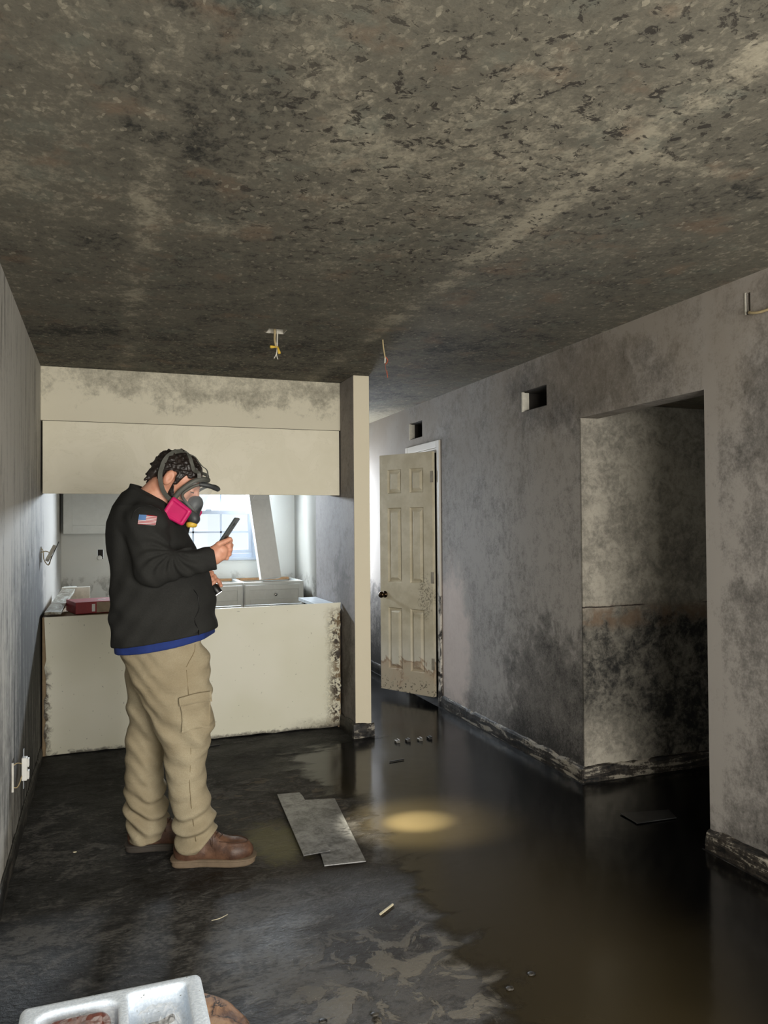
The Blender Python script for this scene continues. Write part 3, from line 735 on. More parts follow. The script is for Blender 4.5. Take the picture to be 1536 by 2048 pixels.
# respirator (in head coordinates)
def HW(p): return PM @ (HM @ Vector(p))
def hobj(name, bm, mat, parent, **k):
    bm.transform(PM @ HM); return bm_obj(name, bm, mat, parent, **k)
HB = bvh(person)
HHB = bvh(bpy.data.objects['hair']); PMH = PM @ HM; PMHi = PMH.inverted()
def hug(p):
    c = Vector((.0, 0, .01)) ; dr = (p-c).normalized(); best = 0
    for B_ in (HHB, HB):
        h_ = B_.ray_cast(PMH @ (c+dr*.3), (PMH.to_3x3() @ -dr), .3)
        if h_[0]: best = max(best, (PMHi @ h_[0]-c).length)
    return c+dr*(best+.0015) if best else p
def ribbon(bm, pts, wdt, th, snug=True):
    P = spline(pts, 8); rings = []
    if snug:
        Q = [hug(p) if (p.x < .085 and p.z > .015) else p for p in P]
        for _ in range(4): Q = [Q[0]]+[(Q[i-1]+Q[i]*2+Q[i+1])/4 for i in range(1, len(Q)-1)]+[Q[-1]]
        P = Q
    for i, p in enumerate(P):
        t = (P[min(i+1, len(P)-1)]-P[max(i-1, 0)]).normalized(); n = Vector((0, p.y, p.z*.35+(.0 if abs(p.y) > .03 else .5))); n -= t*n.dot(t)
        n.normalize(); s = t.cross(n).normalized()
        rings.append([bm.verts.new(p+s*a*wdt+n*b*th) for a, b in ((-.5, 0), (.5, 0), (.5, 1), (-.5, 1))])
    for A, B in zip(rings, rings[1:]):
        for k in range(4): bm.faces.new((A[k], A[(k+1) % 4], B[(k+1) % 4], B[k]))
    bm.faces.new(rings[0]); bm.faces.new(rings[-1][::-1])
# face seal: closed loop round the face, thick rubber
loop = [(.118, 0, .078), (.108, -.045, .074), (.090, -.070, .052), (.074, -.080, .015), (.062, -.080, -.025), (.060, -.072, -.065), (.078, -.045, -.105), (.095, 0, -.118),
        (.078, .045, -.105), (.060, .072, -.065), (.062, .080, -.025), (.074, .080, .015), (.090, .070, .052), (.108, .045, .074), (.118, 0, .078)]
bm = bmesh.new(); tube(bm, spline(loop, 6), .0115, 10, cap=False)
resp = hobj('respirator', bm, M['rubber'], person, smooth=True)
# lens frame
vis = [(.158, 0, .062), (.150, -.045, .060), (.116, -.079, .048), (.091, -.087, .010), (.082, -.085, -.028), (.120, -.062, -.050), (.150, -.03, -.062), (.160, 0, -.064)]
visl = vis+[(x, -y, z) for x, y, z in vis[-2:0:-1]]+[vis[0]]
bm = bmesh.new(); tube(bm, spline(visl, 6), .0062, 8, cap=False); hobj('lens_frame', bm, M['rubber'], resp, smooth=True)
# brow peak
bm = bmesh.new(); tube(bm, spline([(.115, -.078, .050), (.150, -.058, .066), (.172, -.022, .068), (.176, 0, .068), (.172, .022, .068), (.150, .058, .066), (.115, .078, .050)], 6),
     [.009]*3+[.0105]*31+[.009]*3, 8); hobj('brow_peak', bm, M['rubber_dark'], resp, smooth=True)
# skirt between the seal and lens frame
A = spline(loop, 6); A = A[:-1]; B = spline(visl, 6)[:-1]
bm = bmesh.new(); n = 84; aa = [A[int(i*len(A)/n)] for i in range(n)]; bbp = [B[int(i*len(B)/n)] for i in range(n)]
ra = [bm.verts.new(p) for p in aa]; rm = [bm.verts.new((p*.5+q*.5)*1.0+Vector((0, p.y*.05, 0))) for p, q in zip(aa, bbp)]; rb = [bm.verts.new(p) for p in bbp]
for P_, Q_ in ((ra, rm), (rm, rb)):
    for i in range(n):
        if P_ is ra or True: bm.faces.new((P_[i], P_[(i+1) % n], Q_[(i+1) % n], Q_[i]))
so = hobj('face_skirt', bm, M['visor'], resp, smooth=True)
# visor lens
bm = bmesh.new(); grid = []
for j in range(9):
    t = j/8; row = []
    for i in range(17):
        a = -1+2*i/16
        y = .082*math.sin(a*math.pi/2*.98); x = .082+.080*math.cos(a*math.pi/2*.98); z = .058-(.058+.066*(1-.35*abs(a)**2))*t+(-.012*a*a if j == 0 else 0)
        row.append(bm.verts.new((x, y, z)))
    grid.append(row)
for j in range(8):
    for i in range(16): bm.faces.new((grid[j][i], grid[j][i+1], grid[j+1][i+1], grid[j+1][i]))
vo = hobj('visor', bm, M['visor'], resp, smooth=True); sm = vo.modifiers.new('solid', 'SOLIDIFY'); sm.thickness = .002
vo['label'] = 'clear curved lens'
# inner nose cup and chin block
def cup(X, Y, Z):
    d = ell(X, Y, Z, (.128, 0, -.045), (.036, .042, .045)); d = smin(d, cap(X, Y, Z, (.135, 0, -.08), (.160, 0, -.095), .034, .026), .02)
    return smax(d, -cap(X, Y, Z, (.08, 0, -.06), (.11, 0, -.06), .03), .005)
sdf_obj('nose_cup', cup, (.06, -.06, -.14), (.20, .06, .02), .004, M['rubber_dark'], resp, PM @ HM)
bm = bmesh.new(); lathe(bm, [(0, 0), (.020, 0), (.024, .006), (.024, .016), (.018, .024), (0, .024)], (.158, 0, -.112), (.55, 0, -.85)); hobj('exhalation_valve', bm, M['yellow'], resp, smooth=False)
for s in (-1, 1):
    def filt(X, Y, Z, s=s):
        # trapezoid pad, wide at the back
        k = np.interp(X, [.05, .16], [1.08, .86])
        d = rbox(X, Y, (Z+.097)/k, (.104, s*.094, 0), (.052, .014, .045), .012)
        d = smax(d, -rbox(X, Y, (Z+.097)/k, (.104, s*.110, 0), (.038, .006, .031), .004), .003)
        return smax(d, -.0-d*0-1, .001)
    fo = sdf_obj('filter_cartridge', filt, (.04, s*.094-.03, -.16), (.17, s*.094+.03, -.035), .0032, M['pink'], resp, PM @ HM)
    fo['label'] = 'magenta filter cartridge'
    bm = bmesh.new(); lathe(bm, [(.022, 0), (.022, .03), (.028, .034)], (.125, s*.045, -.085), (-.15, s, -.1)); hobj('filter_mount', bm, M['rubber_dark'], resp)
    bm = bmesh.new(); ribbon(bm, [(.10, s*.074, .072), (.085, s*.078, .095), (.055, s*.072, .125), (.01, s*.05, .142), (-.02, s*.02, .143)], .015, .003)
    hobj('strap', bm, M['rubber'], resp)
    bm = bmesh.new(); ribbon(bm, [(-.02, s*.02, .143), (-.062, s*.06, .105), (-.066, s*.083, .055), (-.045, s*.092, .0), (-.008, s*.088, -.045), (.03, s*.084, -.066), (.062, s*.080, -.068)], .019, .0035)
    hobj('strap', bm, M['rubber'], resp)
bm = bmesh.new(); ribbon(bm, [(-.02, 0, .141), (.03, 0, .141), (.08, 0, .125), (.115, 0, .085)], .015, .003); hobj('strap', bm, M['rubber'], resp)

# phone in the right hand
pa = Vector(L(444, 1084, -.15)); pb = Vector(L(475, 1038, -.15)); pd = (pb-pa).normalized(); pn = Vector((pd.z, 0, -pd.x))
ph = bpy.data.objects.new
Mp = PM @ Matrix(((pd.x, 0, pn.x, pb.x), (pd.y, 1, pn.y, pb.y), (pd.z, 0, pn.z, pb.z), (0, 0, 0, 1))) @ Matrix.Rotation(math.radians(0), 4, 'Z')
bm = bmesh.new(); box(bm, (-.150, -.038, -.0055), (0, .038, .0055), M4=Mp)
phone = bm_obj('smartphone', bm, plain('dark_phone_case', rgb(56, 62, 64), .35), bevel=.003, seg=3)
tag(phone, 'dark smartphone held upright in the person\'s raised right hand', 'phone')
bm = bmesh.new(); box(bm, (-.147, -.035, -.0062), (-.003, .035, -.0054), M4=Mp); bm_obj('screen', bm, plain('phone_glass', rgb(20, 22, 26), .08), phone)
bm = bmesh.new()
for yy in (-.02, -.008): box(bm, (-.035 if yy < -.01 else -.03, yy-.004, .0054), (-.022, yy+.004, .0078), M4=Mp)
bm_obj('camera_lens', bm, M['black'], phone, bevel=.001)

# torch in the left hand, with its own beam
fl_ax = PM.to_3x3() @ FD; fo_ = PM @ FA
bm = bmesh.new(); lathe(bm, [(0, -.085), (.013, -.085), (.0145, -.080), (.0145, -.01), (.0155, -.004), (.0165, .0), (.021, .014), (.021, .046), (.019, .049), (.019, .0465), (0, .0465)], fo_, fl_ax, 24)
torch = tag(bm_obj('flashlight', bm, M['black']), 'small black flashlight in the person\'s left hand, shining down at the floor', 'flashlight')
em = Mat('lit_lens', .3); em.b.inputs['Emission Color'].default_value = (1, .96, .85, 1); em.b.inputs['Emission Strength'].default_value = 6
bm = bmesh.new(); lathe(bm, [(0, .0470), (.0188, .0470), (.0188, .0485), (0, .0495)], fo_, fl_ax, 24); bm_obj('lens', bm, em.m, torch)
bm = bmesh.new()
for k in range(6): lathe(bm, [(.0146, -.07+k*.009), (.0156, -.068+k*.009), (.0146, -.066+k*.009)], fo_, fl_ax, 24)
bm_obj('grip_ring', bm, M['rubber_dark'], torch)
for en, dg in ((620, 12.5), (170, 30)):      # hot spot and spill of the same torch
    sl_ = bpy.data.lights.new('flashlight_beam', 'SPOT'); sl_.energy = en; sl_.color = (1, .94, .74); sl_.spot_size = math.radians(dg); sl_.spot_blend = 1; sl_.shadow_soft_size = .015
    so_ = bpy.data.objects.new('flashlight_beam', sl_); C.objects.link(so_); so_.location = fo_+fl_ax*.055
    so_.rotation_euler = (Vector((1.405, 3.43, 0))-so_.location).to_track_quat('-Z', 'Y').to_euler()

# ------------------------------------------------------------------ kitchen peninsula, uppers
def mat_panel():
    m = Mat('cream_panel', .5); n = m.noise(6, 6, .65, .5); n2 = m.noise(26, 6, .7, .7); n3 = m.noise(2, 2)
    c = m.mix(n3.ss(.3, .7), rgb(228, 225, 204), rgb(236, 233, 216))
    e1 = ((m.x-1.57)*-1+(n2-.5)*.22-(m.z-.45).ab()*.02).ss(.115, .04)*(m.z+(n-.5)*.2).ss(.86, .78)
    c = m.mix(e1*n2.ss(.42, .56), c, rgb(120, 98, 66)); c = m.mix(e1*n.ss(.5, .6)*n2.ss(.45, .52), c, rgb(52, 40, 28))
    c = m.mix(e1*n2.ss(.44, .40), c, rgb(222, 214, 188))
    e2 = (m.x+.37+(n2-.5)*.16).ss(.07, .015)*m.z.ss(.62, .45)
    c = m.mix(e2, c, rgb(74, 62, 48))
    e3 = (m.z+(n2-.5)*.12).ss(.10, .02)*m.x.ss(1.1, 1.45); c = m.mix(e3*.6, c, rgb(110, 100, 80))
    e4 = (m.z+(n2-.5)*.07).ss(.035, .01)*n.ss(.4, .5); c = m.mix(e4*.8, c, rgb(60, 52, 44))
    sp = m.noise(55, 2, .5, off=(3, 3, 3)).ss(.73, .75); c = m.mix(sp*.4, c, rgb(96, 88, 70))
    return m.out(c, bump=n2*e1+n*.05, bd=.6, dist=.012)
def mat_upper():
    m = Mat('cream_upper_panel', .5); n = m.noise(3, 4, .6, 1.5); n2 = m.noise(30, 5, .7)
    c = m.mix(n.ss(.3, .7), rgb(230, 223, 200), rgb(238, 231, 210)); c = m.mix((n-.5).ab().ss(.012, .0)*.09, c, rgb(164, 152, 124))
    return m.out(c)
M['panel'] = mat_panel(); M['upper'] = mat_upper()
M['carcass'] = plain('cabinet_board', rgb(150, 128, 98), .7); M['cab'] = plain('grey_white_cabinet', rgb(196, 200, 198), .45, var=.03)
M['rawwood'] = plain('raw_wood', rgb(176, 136, 96), .7, var=.2)
t = empty('kitchen_peninsula', 'low kitchen peninsula behind the person, cream back panel with mouldy right edge', 'kitchen peninsula', (.6, YP, 0))
def child(o, par):
    o.parent = par; o.matrix_parent_inverse = par.matrix_world.inverted() if par.type != 'EMPTY' else Matrix.Translation(-par.location); return o
bm = bmesh.new()   # ragged right-hand and lower edge
P_ = [(XL+.014, .865)]; rng = random.Random(4)
P_ = [(XL+.022, .862), (1.572, .875)]
z = .86
while z > .03:
    P_.append((1.572-rng.uniform(0, .014 if z > .3 else .02), z)); z -= rng.uniform(.015, .035)
P_.append((1.56, .012))
x = 1.5
while x > XL+.08: P_.append((x, rng.uniform(.006, .014))); x -= rng.uniform(.05, .12)
P_.append((XL+.03, .004)); z = .04
while z < .6: P_.append((XL+.018+rng.uniform(0, .016), z)); z += rng.uniform(.02, .05)
vs = [bm.verts.new((x, YP-.006, z)) for x, z in P_]; f = bm.faces.new(vs[::-1])
r = bmesh.ops.extrude_face_region(bm, geom=[f])
for v in r['geom']:
    if isinstance(v, bmesh.types.BMVert): v.co.y += .012
child(bm_obj('back_panel', bm, M['panel']), t)
bm = bmesh.new()
box(bm, (XL+.01, YP+.008, .0), (XL+.03, YP+.6, .86)); box(bm, (1.55, YP+.008, 0), (1.57, YP+.6, .80)); box(bm, (.6, YP+.008, 0), (.62, YP+.6, .80))
box(bm, (XL+.03, YP+.58, .1), (1.55, YP+.6, .74)); box(bm, (XL+.03, YP+.008, .1), (1.55, YP+.58, .12)); box(bm, (XL+.03, YP+.012, .84), (.58, YP+.58, .858))
child(bm_obj('carcass', bm, M['carcass']), t)
t = empty('upper_cabinet', 'wide pale cream back of the cabinets hanging under the soffit', 'cabinet', (.6, YP, 1.63))
bm = bmesh.new(); box(bm, (XL+.012, YP-.004, 1.632), (1.568, YP+.006, 2.088)); child(bm_obj('back_panel', bm, M['upper'], bevel=.0015), t)
bm = bmesh.new(); box(bm, (XL+.012, YP+.0065, 1.645), (1.565, YP+.32, 2.088)); child(bm_obj('carcass', bm, M['carcass']), t)
bm = bmesh.new(); box(bm, (XL+.012, YP-.002, 2.086), (1.575, YP+.03, 2.094)); tag(bm_obj('trim_2', bm, M['dark_void']), kind='structure')

# far wall cabinets
def shaker(bm, x0, x1, z0, z1, y, rail=.06, t=.02):
    box(bm, (x0, y-.004, z0), (x1, y+.006, z1))
    for a in ((x0, x0+rail, z0, z1), (x1-rail, x1, z0, z1), (x0+rail, x1-rail, z0, z0+rail), (x0+rail, x1-rail, z1-rail, z1)):
        box(bm, (a[0], y-t+.004, a[2]), (a[1], y-.0035, a[3]))
YF = 7.10
def base_cabinet(x0, x1, label, knob):
    t = empty('base_cabinet', label, 'cabinet', ((x0+x1)/2, YF, 0), 'grey white base cabinets under the kitchen window')
    bm = bmesh.new(); box(bm, (x0, YF, .1), (x0+.018, YB-.01, .90)); box(bm, (x1-.018, YF, .1), (x1, YB-.01, .90)); box(bm, (x0+.018, YB-.03, .1), (x1-.018, YB-.01, .90)); box(bm, (x0+.018, YF, .86), (x1-.018, YF+.03, .90)); box(bm, (x0+.018, YF, .1), (x1-.018, YB-.03, .12)); box(bm, (x0+.018, YF, .655), (x1-.018, YF+.02, .69))
    child(bm_obj('body', bm, M['cab']), t)
    bm = bmesh.new(); box(bm, (x0+.019, YF+.04, .885), (x1-.019, YF+.06, .9)); child(bm_obj('top_rail', bm, M['rawwood']), t)
    bm = bmesh.new(); box(bm, (x0+.019, YB-.07, .88), (x1-.019, YB-.032, .905)); child(bm_obj('top_rail', bm, M['rawwood']), t)
    bm = bmesh.new(); shaker(bm, x0+.01, x1-.01, .695, .875, YF-.008, .045); dr = child(bm_obj('drawer', bm, M['cab'], bevel=.0015), t)
    if knob:
        bm = bmesh.new(); lathe(bm, [(.005, 0), (.005, .012), (.013, .016), (.014, .024), (.008, .028), (0, .029)], ((x0+x1)/2+.01, YF-.024, .785), (0, -1, 0), 16)
        k = bm_obj('knob', bm, plain('chrome', rgb(170, 170, 170), .15, 1)); k.parent = dr; k.matrix_parent_inverse = dr.matrix_world.inverted()
        k.matrix_parent_inverse = Matrix.Translation(-t.location)
        k.matrix_parent_inverse = dr.matrix_parent_inverse @ Matrix.Identity(4) if False else Matrix.Identity(4)
    bm = bmesh.new(); shaker(bm, x0+.01, x1-.01, .12, .65, YF-.008); child(bm_obj('door', bm, M['cab'], bevel=.0015), t)
base_cabinet(.62, 1.20, 'pale grey base cabinet left of the leaning board, top open and no worktop', False)
base_cabinet(1.205, 1.77, 'pale grey base cabinet with small round knob, under the leaning white board', True)
t = empty('wall_cabinet', 'white shaker wall cabinet hanging on the far kitchen wall behind the person', 'cabinet', (.0, 7.4, 1.36))
bm = bmesh.new(); box(bm, (XL+.03, 7.40, 1.36), (.30, YB-.005, 2.10)); child(bm_obj('body', bm, M['cab']), t)
bm = bmesh.new(); shaker(bm, XL+.033, .295, 1.362, 2.098, 7.392, .075); child(bm_obj('door', bm, M['cab'], bevel=.0015), t)

# window: sash frame, muntins, panes
t = empty('window_1', 'white double hung grid window on the far kitchen wall, bright daylight behind', 'window', (.96, YB, WZ[0])); t['kind'] = 'structure'
wx0, wx1, wz0, wz1 = WX[0], WX[1], WZ[0], WZ[1]
M['vinyl'] = plain('window_vinyl', rgb(168, 178, 192), .4, var=.02)
bm = bmesh.new()
for a in ((wx0, wx0+.05, wz0, wz1), (wx1-.05, wx1, wz0, wz1), (wx0+.05, wx1-.05, wz0, wz0+.05), (wx0+.05, wx1-.05, wz1-.05, wz1)):
    box(bm, (a[0], YB+.03, a[2]), (a[1], YB+.11, a[3]))
child(bm_obj('window_frame', bm, M['vinyl'], bevel=.003), t)
def sash(z0, z1, y):
    bm = bmesh.new()
    for a in ((wx0+.05, wx0+.085, z0, z1), (wx1-.085, wx1-.05, z0, z1), (wx0+.085, wx1-.085, z0, z0+.035), (wx0+.085, wx1-.085, z1-.035, z1)):
        box(bm, (a[0], y, a[2]), (a[1], y+.03, a[3]))
    W = (wx1-wx0-.17)/3
    for k in (1, 2): box(bm, (wx0+.085+W*k-.009, y+.008, z0+.035), (wx0+.085+W*k+.009, y+.02, z1-.035))
    box(bm, (wx0+.085, y+.008, (z0+z1)/2-.009), (wx1-.085, y+.0195, (z0+z1)/2+.009))
    s = child(bm_obj('sash', bm, M['vinyl']), t)
    bm = bmesh.new(); box(bm, (wx0+.085, y+.013, z0+.035), (wx1-.085, y+.015, z1-.035)); p = bm_obj('pane', bm, M['glass']); p.parent = s
g = Mat('window_glass', 0, (1, 1, 1)); g.b.inputs['Alpha'].default_value = .06; M['glass'] = g.m
sash(wz0+.05, 1.575, YB+.045); sash(1.54, wz1-.05, YB+.078)
bm = bmesh.new(); box(bm, (wx0-.0, YB-.02, wz0-.018), (wx1+.0, YB+.03, wz0+.004)); child(bm_obj('window_sill', bm, M['vinyl'], bevel=.004), t)
bm = bmesh.new(); box(bm, (.94, YB+.03, 1.572), (1.0, YB+.06, 1.59)); child(bm_obj('sash_lock', bm, M['vinyl'], bevel=.004), t)

# leaning white board in the kitchen with film on top
def oriented_box(bm, a, b, wv, w_, tv, t_, mi=0):
    a, b = Vector(a), Vector(b); d = (b-a); Lh = d.length; d.normalize(); wv = Vector(wv); wv = (wv-d*wv.dot(d)).normalized(); tv = d.cross(wv)
    Mx = Matrix(((d.x, wv.x, tv.x, a.x), (d.y, wv.y, tv.y, a.y), (d.z, wv.z, tv.z, a.z), (0, 0, 0, 1)))
    box(bm, (0, -w_/2, -t_/2), (Lh, w_/2, t_/2), mi, Mx)
bm = bmesh.new(); oriented_box(bm, (1.47, 7.17, .925), (1.37, 7.45, 2.0), (1, .14, 0), .20, None, .06)
t = tag(bm_obj('filler_board', bm, plain('white_melamine', rgb(206, 206, 204), .5, var=.03), bevel=.002), 'tall white board leaning on the open cabinets beside the window', 'board')
bm = bmesh.new(); oriented_box(bm, (1.405, 7.365, 1.66), (1.368, 7.455, 2.02), (1, .14, 0), .22, None, .072)
bmesh.ops.subdivide_edges(bm, edges=bm.edges, cuts=6, use_grid_fill=True); rng = random.Random(3)
for v in bm.verts: v.co += Vector((rng.uniform(-1, 1), rng.uniform(-1, 1), rng.uniform(-1, 1)))*.004
bm_obj('plastic_film', bm, M['film'], t, smooth=True)

# stuff on the peninsula
bm = bmesh.new(); oriented_box(bm, (XL+.07, YP-.01, .885), (XL+.125, 6.45, .955), (1, 0, 0), .095, None, .018)
tag(bm_obj('trim_board', bm, mat_board('dirty_white_board', rgb(196, 198, 190), rgb(110, 100, 84), rgb(150, 146, 132)), bevel=.002), 'dirty white trim board lying along the left wall on the peninsula', 'board')
bm = bmesh.new(); box(bm, (-.30, 6.30, .0), (-.10, 6.34, .965))
tag(bm_obj('white_panel', bm, M['white_trim'], bevel=.003), 'small upright white panel behind the red box', 'panel')
rb = empty('cardboard_box', 'flat red and white cardboard box lying on the peninsula left of the person', 'box', (.0, 5.5, .86))
RM = Matrix.Translation((-.02, 5.50, .862)) @ Matrix.Rotation(math.radians(14), 4, 'Z')
bm = bmesh.new(); box(bm, (-.19, -.14, 0), (.22, .14, .075), M4=RM); m = Mat('red_print', .45); n = m.noise(30, 3)
child(bm_obj('carton', bm, plain('red_card', rgb(142, 30, 38), .5, var=.15, sc=12), bevel=.003), rb)
bm = bmesh.new(); box(bm, (-.06, -.1425, .004), (.219, -.1405, .071), M4=RM); child(bm_obj('side_label', bm, plain('tan_card', rgb(150, 134, 112), .7)), rb)
bm = bmesh.new(); box(bm, (-.09, -.1428, .012), (-.07, -.1405, .060), M4=RM); child(bm_obj('printed_mark', bm, M['white_pl']), rb)
bm = bmesh.new(); box(bm, (-.02, -.02, .0755), (.03, .01, .0765), M4=RM); child(bm_obj('printed_mark', bm, M['white_pl']), rb)
bm = bmesh.new(); oriented_box(bm, (.12, 5.44, .945), (.20, 5.58, .952), (1, -.3, 0), .09, None, .004)
child(bm_obj('torn_flap', bm, M['white_pl'], bevel=.001), rb)
bm = bmesh.new(); box(bm, (1.43, 5.30, .832), (1.572, 5.90, .858)); tag(bm_obj('countertop_offcut', bm, plain('white_laminate', rgb(206, 214, 220), .4), bevel=.002), 'white offcut slab on the right end of the peninsula against the partition', 'slab')
bm = bmesh.new(); oriented_box(bm, (1.30, 5.86, .84), (1.50, 5.86, .84), (0, 0, 1), .12, None, .012)
# bracket plates inside kitchen are not visible from here
bm.free()

# ------------------------------------------------------------------ open six panel door
HG = Vector((XR-.012, 5.60, 0)); L_ = .55; ang = math.radians(29)
dd = Vector((-math.sin(ang), math.cos(ang), 0)); dn = Vector((-dd.y, dd.x, 0))   # dn points towards the room
if dn.dot(Vector((-1, -1, 0))) < 0: dn = -dn
MD = Matrix(((dd.x, dn.x, 0, HG.x), (dd.y, dn.y, 0, HG.y), (0, 0, 1, 0), (0, 0, 0, 1)))
def mat_door():
    m = Mat('cream_door_paint', .5); n = m.noise(5, 5, .6, 1.0); n2 = m.noise(60, 4, .7); n3 = m.noise(9, 5, .6)
    c = m.mix(n3.ss(.3, .7), rgb(190, 180, 154), rgb(208, 199, 176)); c = m.mix(m.z.ss(.62, .3)*.5, c, rgb(218, 215, 204))
    zz = m.z+(n-.5)*.55; c = m.mix(zz.ss(.30, .26)*.55, c, rgb(168, 138, 104)); c = m.mix(zz.ss(.24, .14)*.7, c, rgb(190, 180, 158))
    c = m.mix(zz.ss(.235, .265)*zz.ss(.30, .27)*.5, c, rgb(124, 90, 60))
    dots = m.cells(70, warp=.02).ss(.78, .80)*n2.ss(.45, .55)*(m.z+(n-.5)*.15).ss(.20, .10)
    c = m.mix(dots*.85, c, rgb(34, 30, 26))
    md = m.blob((.07, 0, .86), (.07, None, .16), .6, n3, .8)*n2.ss(.48, .58); c = m.mix(md*.7, c, rgb(84, 74, 60))
    return m.out(c, bump=n2, bd=.1, dist=.003)
door = empty('door_1', 'cream six panel door standing ajar, water stained along its foot', 'door', (0, 0, 0)); door['kind'] = 'structure'
door.matrix_world = MD
bm = bmesh.new(); z0, z1 = .062, 2.0; T = .035
xs = [0, .085, .235, .315, .47, L_]; zs = [z0, .235, .745, .945, 1.565, 1.675, 1.88, z1]
holes = [(1, 1), (3, 1), (1, 3), (3, 3), (1, 5), (3, 5)]
for face, sgn in ((T, 1), (0, -1)):
    vv = {}
    for i, x in enumerate(xs):
        for j, z in enumerate(zs): vv[i, j] = bm.verts.new((x, face, z))
    for i in range(5):
        for j in range(7):
            if (i, j) not in holes: bm.faces.new((vv[i, j], vv[i+1, j], vv[i+1, j+1], vv[i, j+1])); continue
            prev = [vv[i, j], vv[i+1, j], vv[i+1, j+1], vv[i, j+1]]
            for ins, dep in ((.004, .0), (.012, .013), (.022, .013), (.042, .001)):
                q = [bm.verts.new((x, face-sgn*dep, z)) for x, z in ((xs[i]+ins, zs[j]+ins), (xs[i+1]-ins, zs[j]+ins), (xs[i+1]-ins, zs[j+1]-ins), (xs[i]+ins, zs[j+1]-ins))]
                for k in range(4): bm.faces.new((prev[k], prev[(k+1) % 4], q[(k+1) % 4], q[k]))
                prev = q
            bm.faces.new(prev)
for a, b in (((0, z0), (L_, z0)), ((L_, z0), (L_, z1)), ((L_, z1), (0, z1)), ((0, z1), (0, z0))):
    bm.faces.new([bm.verts.new(p) for p in ((a[0], 0, a[1]), (b[0], 0, b[1]), (b[0], T, b[1]), (a[0], T, a[1]))])
bmesh.ops.remove_doubles(bm, verts=bm.verts, dist=1e-5)
bm_obj('door_leaf', bm, mat_door(), door)
M['brass'] = plain('aged_bronze', rgb(70, 56, 42), .25, 1)
bm = bmesh.new(); lathe(bm, [(.028, 0), (.028, .005), (.012, .010), (.011, .026), (.022, .034), (.027, .046), (.024, .058), (.012, .064), (0, .065)], (.50, T, .845), (0, 1, 0), 20)
bm_obj('door_knob', bm, M['brass'], door)
for hz in (.32, 1.0, 1.80):
    bm = bmesh.new(); tube(bm, [(-.008, T+.002, hz-.045), (-.008, T+.002, hz+.045)], .005, 8); box(bm, (-.004, T-.0005, hz-.045), (.018, T+.002, hz+.045))
    bm_obj('hinge', bm, plain('hinge_steel', rgb(150, 142, 126), .5), door)
# casing and jamb round the door opening
M['casing'] = (lambda: (lambda m: (lambda f: m.out(m.mix((f+m.z*.22-.10).ss(.42, .52), rgb(20, 16, 15), rgb(206, 200, 190)), bump=f, bd=.4, dist=.005))(m.noise(11, 6, .68, .6, sc=(1, 1, .6))))(Mat('peeling_casing', .5)))()
bm = bmesh.new()
box(bm, (XR-.016, 5.508, 0), (XR, 5.560, 2.085)); box(bm, (XR-.016, 6.17, 0), (XR, 6.225, 2.085)); box(bm, (XR-.016, 5.560, 2.03), (XR, 6.17, 2.085))
box(bm, (XR, 5.56, 0), (XR+.115, 5.572, 2.03)); box(bm, (XR, 6.158, 0), (XR+.115, 6.17, 2.03)); box(bm, (XR, 5.572, 2.018), (XR+.115, 6.158, 2.03))
tag(bm_obj('trim_3', bm, M['casing'], bevel=.003), kind='structure')

# ------------------------------------------------------------------ duct openings in the right wall
M['duct'] = plain('dull_duct_metal', rgb(92, 88, 80), .6); M['plaster'] = plain('bare_plaster', rgb(196, 192, 180), .8)
def duct(V, label):
    t = empty('duct_opening', label, 'vent', (XR, (V[0]+V[1])/2, V[2]), 'open duct holes in the right wall')
    x1 = XR+.42; e_ = .003; a, b, c, d = V[0]+e_, V[1]-e_, V[2]+e_, V[3]-e_; q = .004; x0 = XR+.012
    bm = bmesh.new(); box(bm, (x0, a, c), (x1, a+q, d)); box(bm, (x0, b-q, c), (x1, b, d)); box(bm, (x0, a+q, c), (x1, b-q, c+q)); box(bm, (x0, a+q, d-q), (x1, b-q, d)); box(bm, (x1, a, c), (x1+q, b, d))
    child(bm_obj('duct_sleeve', bm, M['dark_void']), t)
    bm = bmesh.new(); box(bm, (XR-.004, b-.012, c-.004), (XR+.045, b+.002, d)); child(bm_obj('flange', bm, M['plaster'], bevel=.001), t)
duct(V1, 'larger open duct hole high in the right wall, near the doorway opening')
duct(V2, 'smaller looking open duct hole high in the wall above the cream door')

# ------------------------------------------------------------------ ceiling and wall wiring
M['cable'] = plain('yellowed_cable', rgb(178, 160, 122), .6); M['copper'] = plain('copper_wire', rgb(176, 80, 46), .4); M['whitewire'] = plain('white_wire', rgb(206, 202, 190), .5)
t = empty('ceiling_junction_box', 'square junction hole in the ceiling with cables hanging out, left of the other wire', 'junction box', (.845, 3.935, ZC))
bm = bmesh.new()
for a in (((.797, 3.887, ZC+.001), (.800, 3.983, ZC+.09)), ((.890, 3.887, ZC+.001), (.893, 3.983, ZC+.09)), ((.800, 3.980, ZC+.001), (.890, 3.983, ZC+.09)), ((.800, 3.887, ZC+.001), (.890, 3.890, ZC+.09)), ((.797, 3.887, ZC+.09), (.893, 3.983, ZC+.093))): box(bm, *a)
child(bm_obj('box_body', bm, M['plaster']), t)
bm = bmesh.new(); tube(bm, spline([(.83, 3.95, ZC+.08), (.835, 3.93, ZC+.0), (.832, 3.92, ZC-.05), (.842, 3.92, ZC-.09)], 6), .006, 8); child(bm_obj('cable', bm, M['cable']), t)
bm = bmesh.new(); tube(bm, spline([(.845, 3.96, ZC+.08), (.850, 3.94, ZC+.0), (.846, 3.925, ZC-.05), (.844, 3.92, ZC-.09)], 6), .004, 8); child(bm_obj('cable', bm, M['whitewire']), t)
